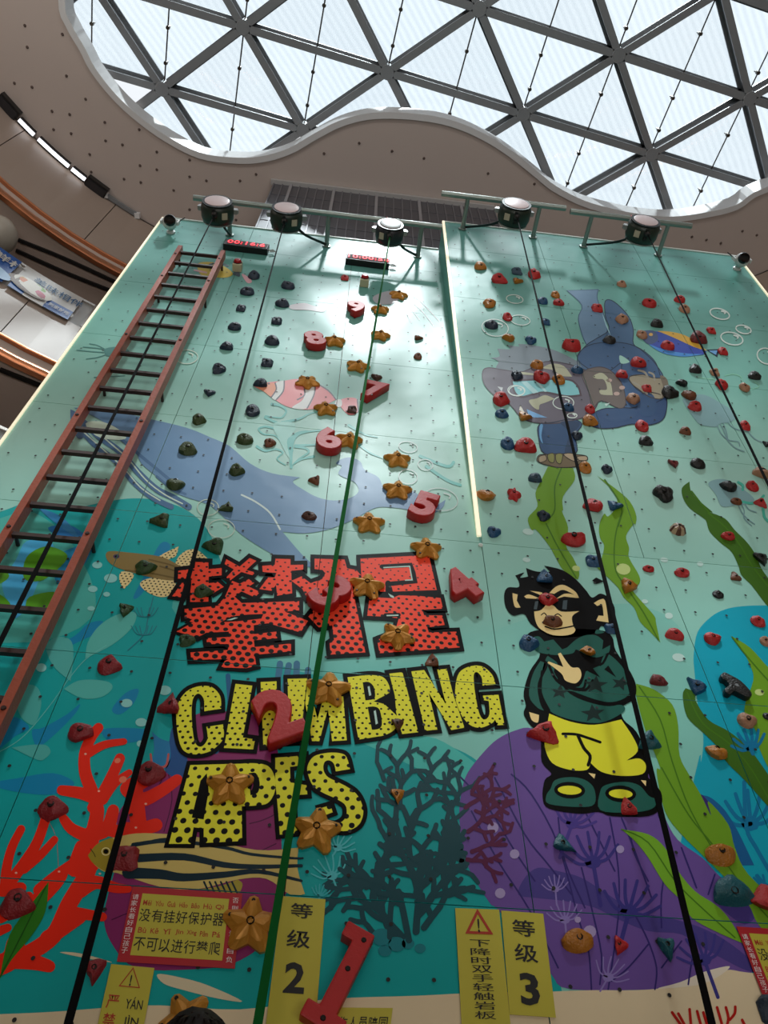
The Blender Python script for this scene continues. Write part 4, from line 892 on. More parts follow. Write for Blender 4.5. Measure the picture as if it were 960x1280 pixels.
# --- lettering
RED = dotted('print_red_halftone', '#ff4c30', .0490, 4.98, .0045, 4.08, .0158, .04)
YE1 = dotted('print_yellow_halftone_small', '#eae63c', .038, 4.0, .0042, 3.40, .0092, -.04)
YE2 = dotted('print_yellow_halftone_large', '#eae63c', .0535, 3.35, .0100, 2.85, .0180, -.04)
p = Print('printed_characters'); A = (210, 680, 4.8); B = (390, 680, 4.8); PG = '#b9d9cd'
polys = [('165,112! 243,115! 243,155! 322,148! 322,192! 245,200! 243,240! 300,232! 335,262! 270,300! 243,285! 243,350! 133,352! 135,285! 140,250! 140,212! 60,212! 62,165! 135,155! 160,150!', A), ('85,237! 105,240! 85,325! 25,318! 60,270!', A),
         ('350,95! 430,140! 490,88! 530,105! 470,160! 525,175! 505,192! 440,172! 375,222! 350,205! 395,157! 340,125!', A), ('340,325! 385,225! 430,243! 485,215! 518,238! 485,260! 552,292! 522,325! 440,288! 400,320! 450,365! 330,380! 300,370!', A),
         ('100,395! 300,375! 450,358! 787,347! 787,402! 700,410! 840,465! 795,535! 600,480! 515,492! 512,530! 362,530! 230,537! 175,565! 50,530! 150,475! 130,470! 145,455! 100,450!', A),
         ('365,520! 515,500! 515,545! 650,530! 655,570! 515,582! 520,622! 738,602! 738,648! 520,670! 530,735! 470,750! 318,745! 340,708! 362,695! 140,700! 135,655! 360,640! 365,605! 235,605! 230,570! 365,562!', A),
         ('645,92! 735,95! 735,130! 812,128! 812,158! 740,165! 740,195! 745,300! 655,315! 648,250! 620,285! 548,275! 600,205! 640,205! 650,178! 568,172! 565,135! 640,130!', A), ('740,225! 800,198! 870,250! 820,285!', A),
         ('15,92! 195,97! 210,150! 265,160! 292,190! 238,240! 320,655! 112,668! 105,600! 132,580! 120,492! 40,505! -22,440! 10,400! 15,330! -25,335! -62,268! -10,240! 60,215! 80,180! 62,160! 15,155!', B),
         ('290,92! 700,70! 748,280! 485,290! 478,262! 440,262! 440,290! 300,290!', B), ('345,322! 480,330! 520,312! 635,315! 770,328! 785,392! 662,400! 672,432! 780,432! 795,490! 690,505! 700,535! 865,530! 885,625! 405,660! 390,580! 440,560! 500,520! 520,450! 430,440! 330,435!', B)]
for s, q in polys:
    pts = [w[:2] for w in T(s, *q)]; p.fill([pts], RED, 19); p.stroke(pts, 10.2, BLK, 18, True)
F(p, '318,474! 380,440! 480,428! 572,424! 560,452! 440,466!', BK, 20, *A); F(p, '350,462! 400,446! 420,448! 380,462!', PG, 21, *A)
for s in ('520,515! 620,505! 625,512! 525,528!', '525,598! 640,590! 640,597! 528,606!'): F(p, s, BK, 20, *A)
S(p, '418,140! 590,130! 608,178! 618,228! 455,245!', 26, BK, 20, *B); S(p, '430,146! 585,138! 600,220! 560,222!', 7, PG, 21, *B); S(p, '455,240! 462,290!', 34, BK, 20, *B); S(p, '440,432 520,430', 24, BK, 20, *B); S(p, '450,434 515,432', 8, PG, 21, *B)
F(p, '455,300! 490,318! 490,330! 470,322!', PG, 21, *B)
p.done()
p = Print('printed_word_climbing'); A = (210, 830, 4.364); B = (420, 820, 4.364)
L = [('290,248! 285,180 240,130 170,125 100,155 55,220 45,300 60,420 90,480 150,497 230,480 290,430 305,390 300,333! 210,347! 215,415 180,455 145,425 130,300 135,200 165,165 195,195 198,262!', A), ('368,112! 460,122! 408,405! 475,415! 465,470! 305,462! 325,350!', A), ('505,102! 592,98! 600,445! 520,452!', A),
     ('652,85! 762,82! 815,305! 850,180! 955,180! 975,420! 895,425! 872,250! 825,425! 785,425! 745,200! 725,425! 660,430!', A), ('62,120! 180,108 250,116 285,155 290,205 242,250! 300,270 332,320 330,390 290,425 250,440! 122,460!', B), ('290,100! 362,92! 448,420! 360,430! 330,330! 320,220!', B),
     ('410,88! 480,80! 600,270! 550,78! 603,74! 640,220! 700,395! 628,408! 505,205! 552,405! 485,412!', B), ('870,160! 850,105 800,62 740,58 680,85 655,140 650,230 680,320 730,380 790,395 850,370 866,350! 880,382! 918,380! 885,215! 800,220! 806,245! 832,250! 835,325 805,350 778,310 757,200 750,110 768,92 793,120 798,165!', B)]
for s, q in L:
    pts = crv(T(s, *q), 4); p.fill([pts], YE1, 19); p.stroke(pts, 10.4, BLK, 18, True)
for s in ('145,148! 178,146 205,172 213,222 200,240 160,246!', '172,282! 210,280 238,300 250,370 235,400 195,406!', '205,252! 300,200! 332,330! 262,265!'): F(p, s, BK, 20, *B)
for s in ('172,172! 182,168! 192,218! 180,222!', '205,305! 216,300! 228,372! 216,378!'): F(p, s, PG, 21, *B)
p.done()
p = Print('printed_word_apes'); Q = (340, 920, 6.857)
L = [('122,555! 300,550! 395,548! 470,545 545,560 582,620 582,700 545,762 480,776 402,780! 405,970! 195,980! 195,900! 140,895! 125,985! 5,985!', A), ('585,515! 745,503! 750,555! 665,565! 668,650! 755,665! 760,715! 680,720! 685,880! 715,925! 610,935! 598,780! 585,640!', A),
     ('668,290! 640,190 590,155 480,150 360,180 305,260 310,340 350,430 430,490 540,540 620,590 640,650 620,720 560,760 515,765! 515,812! 640,820 740,770 780,680 770,590 720,500 640,440 540,390 470,350 440,290 450,230 490,215 530,245 545,310!', Q), ('415,625! 500,600! 520,660! 440,690!', Q)]
for s, q in L:
    pts = crv(T(s, *q), 4); p.fill([pts], YE2, 19); p.stroke(pts, 10.8, BLK, 18, True)
F(p, '440,600! 480,600 500,650 490,705 450,720!', BK, 20, *A); S(p, '455,620 462,660 455,690', 6, '#7a2458', 21, *A); F(p, '178,640! 212,600! 222,700! 195,852! 130,842!', BK, 20, *A)
p.done()
# ================================================================== fittings on the wall
M_PIPE = mat('galvanised_pipe', '#8f9a94', .35, metal=.6, var=.06); M_GRN = mat('belay_dark_green', '#1f2c22', .42, var=.08); M_SIL = mat('belay_silver', '#9a9a98', .35, metal=.5, var=.05)
M_PNK = mat('belay_pale_lid', '#e0cdce', .35, var=.04); M_CHAR = mat('belay_charcoal', '#23262b', .4, var=.08); M_REDM = mat('carabiner_red', '#9c3a34', .35, metal=.4, var=.05); M_LAB = mat('belay_label', '#b5a892', .5, var=.05)
M_CAM = mat('camera_white', '#c9ccca', .4, var=.03); M_LENS = mat('lens_black', '#08090b', .12, var=0)
def pipe_frame(lab, x0, x1, y, z, feet, over):
    r = empty('pipe_rail', (0, 0, 0), lab, 'pipe', 'steel pipe rails at the top of the wall')
    bm = bmesh.new(); tube(bm, [(x0, y, z), (x1, y, z)], .032, 12); obj('rail', bm, M_PIPE, r, smooth=True)
    for fx in feet:
        yb = KY*(z-ZC) if over else 0
        bm = bmesh.new(); tube(bm, [(fx, y, z), (fx, yb-.006, z)], .026, 10); obj('arm', bm, M_PIPE, r, smooth=True)
        bm = bmesh.new(); lathe(bm, [(0, 0), (.05, 0), (.05, .012), (.03, .014), (.03, .05), (0, .05)], (fx, yb-.004, z), (0, -1, 0), 12); obj('foot_plate', bm, M_PIPE, r)
    return r
ZP = 10.44
pipe_frame('long steel pipe rail holding three belay devices over the recessed left half', -1.93, .955, -.385, ZP, (-1.52, -.375, .72), False)
ZQ = 10.60
pipe_frame('shorter steel pipe rail at the left end of the leaning half', on_z(552, 241, ZQ).x, on_z(707, 261, ZQ).x, -.715, ZQ, (1.22, 2.075), True)
ZR2 = 10.50
pipe_frame('shorter steel pipe rail at the right end of the leaning half', on_z(713, 264, ZR2).x, on_z(865, 281, ZR2).x, -.715, ZR2, (2.68, 3.60), True)
def belay(px, py, y, z, lab, dark=False, side=1, size=1.0, strap=None):
    c = on_y(px, py, y); x = c.x
    r = empty('auto_belay', (x, y, c.z), lab, 'belay device', 'belay devices hanging from the pipe rails')
    body = M_CHAR if dark else M_GRN
    bm = bmesh.new(); R_ = .18*size; H = .21*size
    lathe(bm, [(0, -H/2), (R_*.8, -H/2), (R_*.93, -H/2+.015), (R_, -H/2+.05), (R_, H/2-.05), (R_*.94, H/2-.02), (R_*.8, H/2), (0, H/2)], (0, 0, 0), (0, -1, -.10), 28); obj('housing', bm, body, r, smooth=True)
    ax = Vector((0, -1, -.10)).normalized()
    for sg in (-1, 1):
        bm = bmesh.new(); lathe(bm, [(0, 0), (R_*.76, 0), (R_*.76, .014), (R_*.66, .02), (0, .02)], ax*sg*(H/2), tuple(ax*sg), 24); obj('lid', bm, M_CHAR if (dark and sg < 0) else (M_SIL if (dark or sg < 0) else M_PNK), r, smooth=True)
        bm = bmesh.new(); lathe(bm, [(R_*.77, -.004), (R_*.92, -.004), (R_*.92, .01), (R_*.77, .01)], ax*sg*(H/2), tuple(ax*sg), 24); obj('rim_ring', bm, M_BLK if sg > 0 else M_SIL, r)
    for s in (-1, 1):
        bm = bmesh.new(); bar(bm, (s*R_*.95, -.01, .03), (s*(R_+.035), -.01, .03), .05, .07); lathe(bm, [(0, -.02), (.018, -.02), (.018, .02), (0, .02)], (s*(R_+.03), -.01, .03), (0, 1, 0), 8); obj('side_lug', bm, M_SIL, r)
    bm = bmesh.new(); bar(bm, (side*R_*.72, .0, -R_*.76), (side*R_*.42, .0, -R_*.93), .07, .012); obj('label', bm, M_LAB, r)
    bm = bmesh.new(); bar(bm, (-.01, -.07, -R_*1.02), (-.01, .05, -R_*1.02), .035, .03); obj('handle', bm, M_BLK, r)
    bm = bmesh.new(); tube(bm, [(side*.04, 0, R_-.03), (side*.05, .0, z-c.z-.02), (side*.05, .03, z-c.z+.03), (side*.045, .0, z-c.z+.045), (side*.035, -.03, z-c.z+.03), (side*.04, -.02, R_-.02)], .008, 6); obj('carabiner', bm, M_REDM, r)
    bm = bmesh.new(); lathe(bm, [(0, -R_-.05), (.02, -R_-.05), (.035, -R_-.02), (.035, -R_+.02), (0, -R_+.02)], (0, -.02, 0), (0, 0, 1), 12); obj('rope_outlet', bm, M_BLK, r)
    if strap:
        bm = bmesh.new(); t = Vector(strap)-r.location; s_ = Vector((.06*(1 if t.x > 0 else -1), .03, -.05)); m_ = (s_+t)/2+Vector((0, 0, -.10))
        for a, b in zip(*(lambda q: (q, q[1:]))(smooth_line([s_, s_.lerp(m_, .55)+Vector((0, 0, -.03)), m_, t], 4))): bar(bm, a, b, .03, .006)
        obj('safety_strap', bm, M_BLK, r)
    return Vector((x, y-.02, c.z-R_-.05))
t0 = belay(272, 264, -.385, ZP, 'green belay device above the top of the ladder', side=1, strap=(-1.50, -.02, ZP-.05))
t1 = belay(358, 272, -.385, ZP, 'green belay device above the middle of the left half', side=1, strap=(-.375, -.03, ZP-.02))
t2 = belay(487, 291, -.385, ZP, 'charcoal belay device with the green webbing, above a red clock', dark=True, side=-1, size=.88, strap=(.70, -.03, ZP-.03))
t3 = belay(643, 267, -.715, ZQ, 'green belay device at the left of the leaning half', side=-1, strap=(1.24, KY*(ZQ-ZC)-.03, ZQ))
t4 = belay(803, 288, -.715, ZR2, 'green belay device at the right of the leaning half', side=-1, strap=(2.70, KY*(ZR2-ZC)-.03, ZR2))
M_ROPE = mat('black_webbing', '#0a0b0c', .8, var=.05, spec=.1); M_GROPE = mat('green_webbing', '#0d5a24', .8, var=.06, spec=.1)
def rope(top, bpx, by, lab, m, w):
    b = on_y(bpx[0], bpx[1], by); b2 = b+(b-top)*((b.z-.25)/(top.z-b.z))*1.0
    r = empty('webbing', (0, 0, 0), lab, 'strap', 'belay webbings hanging down the wall')
    bm = bmesh.new(); rg = []
    for i in range(9):
        t = i/8; q = top.lerp(b2, t); ww = w*(.45+.85*t)/2; rg.append([bm.verts.new(q+Vector(v)) for v in ((-ww, -.002, 0), (ww, -.002, 0), (ww, .002, 0), (-ww, .002, 0))])
    for A, B in zip(rg, rg[1:]):
        for k_ in range(4): bm.faces.new((A[k_], B[k_], B[(k_+1) % 4], A[(k_+1) % 4]))
    bm.faces.new(rg[0]); bm.faces.new(rg[-1][::-1]); obj('strap', bm, m, r)
    bm = bmesh.new(); tube(bm, [b2+Vector((0, 0, .12)), b2+Vector((.03, 0, .06)), b2, b2+Vector((-.03, 0, .06)), b2+Vector((0, 0, .12))], .007, 6); obj('clip', bm, M_SIL, r)
rope(t0, (0, 803), -.32, 'black webbing hanging down in front of the ladder', M_ROPE, .026)
rope(t1, (85, 1280), -.22, 'black webbing hanging just right of the ladder', M_ROPE, .026)
rope(t2, (322, 1280), -.22, 'green webbing hanging beside the column of gold stars', M_GROPE, .030)
rope(t3, (890, 1280), -.25, 'black webbing passing right of the printed monkey', M_ROPE, .026)
rope(t4, (960, 605), -.42, 'black webbing crossing the printed blue and yellow fish', M_ROPE, .026)
# ---- ladder
M_LAD = mat('ladder_red_brown', '#a04a31', .45, var=.16, vs=14, bump=.15, bs=40); M_RUNG = mat('ladder_rung_dark', '#331913', .5, var=.1)
lad = empty('ladder', (0, 0, 0), 'red-brown ladder with dark rungs fixed up the left side of the wall', 'ladder')
xl, xr, yl = -1.875, -1.425, -.15
zt = on_y(230, 312, yl).z
for x in (xl, xr):
    bm = bmesh.new(); bar(bm, (x, yl, .3), (x, yl, zt), .045, .085, Vector((0, -1, 0))); bevel(bm, .006, 1); rail = obj('rail', bm, M_LAD, lad)
    for z in (1.2, 3.0, 4.8, 6.6, 8.4, 9.35):
        bm = bmesh.new(); tube(bm, [(x, yl+.03, z), (x, -.001, z)], .012, 8); obj('standoff', bm, M_RUNG, rail)
    for z in (2.2, 3.5, 4.75, 6.0, 7.3, 8.6, 9.2):
        bm = bmesh.new(); lathe(bm, [(0, 0), (.014, 0), (.011, .008), (0, .008)], (x, yl-.042, z), (0, -1, 0), 8); obj('bolt', bm, M_RUNG, rail)
zz = zt-.10; k = 0
while zz > .5:
    bm = bmesh.new(); bar(bm, (xl+.02, yl, zz), (xr-.02, yl, zz), .03, .03, Vector((0, -1, 0))); obj('rung', bm, M_RUNG, lad); zz -= .2885
# ---- corner cameras
def dome(px, py, over, lab, sx):
    p, n = on_wall(px, py); 
    if over: p = on_over(px, py+8)
    r = empty('security_camera', p, lab, 'camera', 'cameras at the top corners')
    bm = bmesh.new(); lathe(bm, [(0, 0), (.05, 0), (.05, .02), (.03, .03), (.03, .09), (0, .09)], (0, 0, .03), tuple(n), 14); obj('mount', bm, M_CAM, r)
    bm = bmesh.new(); c = n*.13; lathe(bm, [(.085*math.sin(PI*k/10), -.085*math.cos(PI*k/10)) for k in range(11)], tuple(c), (sx*.2, -.6, -.75), 18); obj('ball_housing', bm, M_CAM, r, smooth='all')
    bm = bmesh.new(); d = Vector((sx*.2, -.6, -.75)).normalized(); lathe(bm, [(0, .05), (.066, .05), (.066, .075), (.055, .09), (0, .094)], tuple(c), tuple(d), 18); obj('lens', bm, M_LENS, r, smooth=True)
    bm = bmesh.new(); bar(bm, c+Vector((-.095, 0, -.03)), c+Vector((-.095, 0, .07)), .02, .04); bar(bm, c+Vector((.095, 0, -.03)), c+Vector((.095, 0, .07)), .02, .04); bar(bm, c+Vector((-.1, 0, .075)), c+Vector((.1, 0, .075)), .03, .02); obj('bracket', bm, M_CAM, r)
    bm = bmesh.new(); tube(bm, [c+Vector((sx*.08, 0, .03)), c+Vector((sx*.15, -.03, .12))], .006, 6); obj('antenna', bm, M_BLK, r)
dome(213, 292, False, 'white and black ball camera at the top left corner of the wall', 1)
dome(922, 330, True, 'white and black ball camera at the top right corner of the wall', -1)
# ---- timer displays
M_DIG = mat('red_led_digits', '#ff2a3a', .5, var=0, emit='#ff3040', es=1.1); M_FACE = mat('timer_face', '#2a1416', .7, var=0)
def clock(px, py, lab, digits, rot):
    p = on_y(px, py, 0); r = empty('timer_display', p, lab, 'clock', 'red timer displays at the top'); Mx = Matrix.Rotation(math.radians(rot), 4, 'Y')
    bm = bmesh.new(); box(bm, -.25, .25, -.075, -.0005, -.085, .085, Mx); bevel(bm, .006, 1); obj('case', bm, M_BLK, r)
    bm = bmesh.new(); box(bm, -.235, .235, -.078, -.0745, -.065, .065, Mx); obj('face', bm, M_FACE, r)
    me = text_mesh(digits, .135, extrude=.0015, offset=.002, space=1.08); me.transform(Mx @ Matrix.Translation((0, -.081, 0)) @ Matrix.Rotation(PI/2, 4, 'X')); link('digits', me, M_DIG, r)
    bm = bmesh.new(); tube(bm, [Mx @ Vector((.25, -.03, 0)), Mx @ Vector((.30, -.03, .03)), Mx @ Vector((.33, -.03, -.01)), Mx @ Vector((.27, -.03, -.03))], .008, 6); obj('cable_loop', bm, M_CAM, r)
clock(308, 313, 'black timer with red digits right of the ladder top', '00:16:6', 1.5)
clock(459, 331, 'black timer with red digits under the charcoal belay device', '10:00:56', 1.5)
# ---- start buttons
M_OLV = mat('button_housing', '#7d8a63', .45, var=.05); M_BTN = mat('button_red', '#a8141c', .35, var=.05)
for px, py, lab in ((297, 338, 'cream finish button with red cap between ladder top and dark holds'), (455, 357, 'cream finish button with red cap below the right timer')):
    p = on_y(px, py, 0); r = empty('finish_button', p, lab, 'button', 'finish buttons')
    bm = bmesh.new(); box(bm, -.048, .048, -.09, 0, -.055, .055); bevel(bm, .012, 2); obj('housing', bm, mat('button_cream', '#c9c2a0', .45, var=.04), r)
    bm = bmesh.new(); lathe(bm, [(0, 0), (.04, 0), (.04, .02), (.03, .035), (0, .04)], (0, -.088, .0), (0, -1, 0), 16); obj('cap', bm, M_BTN, r, smooth=True)
    bm = bmesh.new(); lathe(bm, [(.041, 0), (.047, 0), (.047, .008), (.041, .008)], (0, -.088, 0), (0, -1, 0), 16); obj('collar', bm, M_BLK, r)
# ================================================================== climbing holds
M_BOLT = mat('bolt_head_dark', '#1a1613', .4, metal=.4, var=0)
HC = dict(red=('#b4201f', .5), dred=('#6e1a1c', .45), maroon=('#8a1820', .45), navy=('#12283c', .45), blue=('#124a72', .42), teal=('#0f5560', .42), slate=('#2b4658', .5), olive=('#33461a', .55), green=('#27471c', .55),
          gold=('#b06f1c', .38), brown=('#6f3d1c', .5), dbrown=('#4a2614', .5), tan=('#a67a5c', .5), black=('#101312', .42))
def hmat(c): return mat('hold_'+c, HC[c][0], HC[c][1], var=.12, vs=18, bump=.35, bs=90)
def outline(kind, k, N, rnd):
    a = 2*PI*k/N; c, s = math.cos(a), math.sin(a)
    if kind == 'round': return c*.5, s*.46
    if kind == 'oval': return c*.5, s*.31
    if kind == 'long': return c*.5, s*.22+.06*math.cos(2*a)
    if kind == 'tri':                                # point to +x
        r = .5/(max(math.cos(((a+PI) % (2*PI/3))-PI/3), .5)) * .62; r = r*.9+.46*.1; return c*r, s*r*.86
    if kind == 'fin':                                # half moon, flat below
        return c*.5, (s*.5 if s > 0 else s*.14)
    if kind == 'rect': r = .5/max(abs(c), abs(s))*.9; r = min(r, .60); return c*r, s*r*.8
    if kind == 'lump': r = .44+.07*math.sin(3*a+1)+.03*math.sin(5*a); return c*r, s*r*.85
    if kind == 'kidney': return c*.5, s*.33-(.16*c*c)+.08
    if kind == 'tee': r = .5 if abs(c) > .8 else (.17/max(abs(s), .3) if s > 0 else .34); return c*r, s*r*1.0
    if kind == 'flower': r = .40+.10*math.cos(5*a); return c*r, s*r
    if kind == 'drop': r = .5*(.62+.38*c) if c > 0 else .5*.62; return c*(.5 if c > 0 else .38), s*.36*(1-.55*max(0, c))
    return c*.5, s*.4
def hold_bm(kind, w, h, dep, seed):
    rnd = random.Random(seed); N = 20; bm = bmesh.new(); rings = []
    ox, oy = rnd.uniform(-.06, .06)*w, rnd.uniform(.02, .16)*w
    prof = ((1.0, 0), (1.03, .22), (.90, .66), (.66, .92), (.34, 1.0))
    off = Vector((seed*1.7, seed*.9, 0))
    for sc, z in prof:
        r = []
        for k in range(N):
            x, y = outline(kind, k, N, rnd); p = Vector((x*w*sc+ox*z, y*h*sc+oy*z, z*dep*(1+.55*y)))
            if z > 0: p += noise.noise_vector(p*(3.2/w)+off)*w*.075
            r.append(bm.verts.new(p))
        rings.append(r)
    for A, B in zip(rings, rings[1:]):
        for k in range(N): bm.faces.new((A[k], A[(k+1) % N], B[(k+1) % N], B[k]))
    t = bm.verts.new((ox, oy, dep*.97))
    for k in range(N): bm.faces.new((rings[-1][k], rings[-1][(k+1) % N], t))
    if kind == 'shell':
        pass
    return bm, Vector((ox, oy, dep))
def place_frame(px, py, rot=0):
    p, n = on_wall(px, py); up = (Vector((0, 0, 1))-n*n.z).normalized(); rt = up.cross(n)
    if rt.x < 0: rt = -rt
    a = math.radians(rot); X = rt*math.cos(a)-up*math.sin(a); Y = rt*math.sin(a)+up*math.cos(a)
    p = p + n*.0015
    M = Matrix(((X.x, Y.x, n.x, p.x), (X.y, Y.y, n.y, p.y), (X.z, Y.z, n.z, p.z), (0, 0, 0, 1)))
    return M, (p-CAM).dot(CF)/FOC                     # metres per picture pixel there
G_HOLD = {}
def hold(px, py, w, kind, col, rot, where, asp=1.0, dep=.25, group=None):
    M, mp = place_frame(px, py+w*.10, rot); W_ = w*mp*1.04
    names = dict(red='red', dred='dark red', maroon='maroon', navy='dark navy', blue='blue', teal='dark teal', slate='slate blue', olive='olive green', green='dark green', gold='orange-gold', brown='brown', dbrown='dark brown', tan='tan', black='black')
    kn = dict(round='rounded', oval='oval', long='long', tri='triangular', fin='half-moon', rect='blocky', lump='lumpy', kidney='curved', tee='T-shaped', flower='flower-shaped', drop='drop-shaped')
    r = empty('climbing_hold', (0, 0, 0), '%s %s climbing hold %s' % (names[col], kn[kind], where), 'climbing hold', group or ('%s holds on the wall' % names[col]))
    r.matrix_world = M
    bm, t = hold_bm(kind, W_, W_*asp, W_*dep, px*7+py); obj('grip', bm, hmat(col), r, smooth=True)
    if w >= 9:
        bm = bmesh.new(); rb = min(.015, W_*.085); lathe(bm, [(0, -.012), (rb*1.25, -.012), (rb*1.25, .001), (rb*.9, .002), (rb*.7, -.003), (0, -.003)], t+Vector((0, 0, .0015)), (0, 0, 1), 8); obj('bolt', bm, M_BOLT, r)
    return r
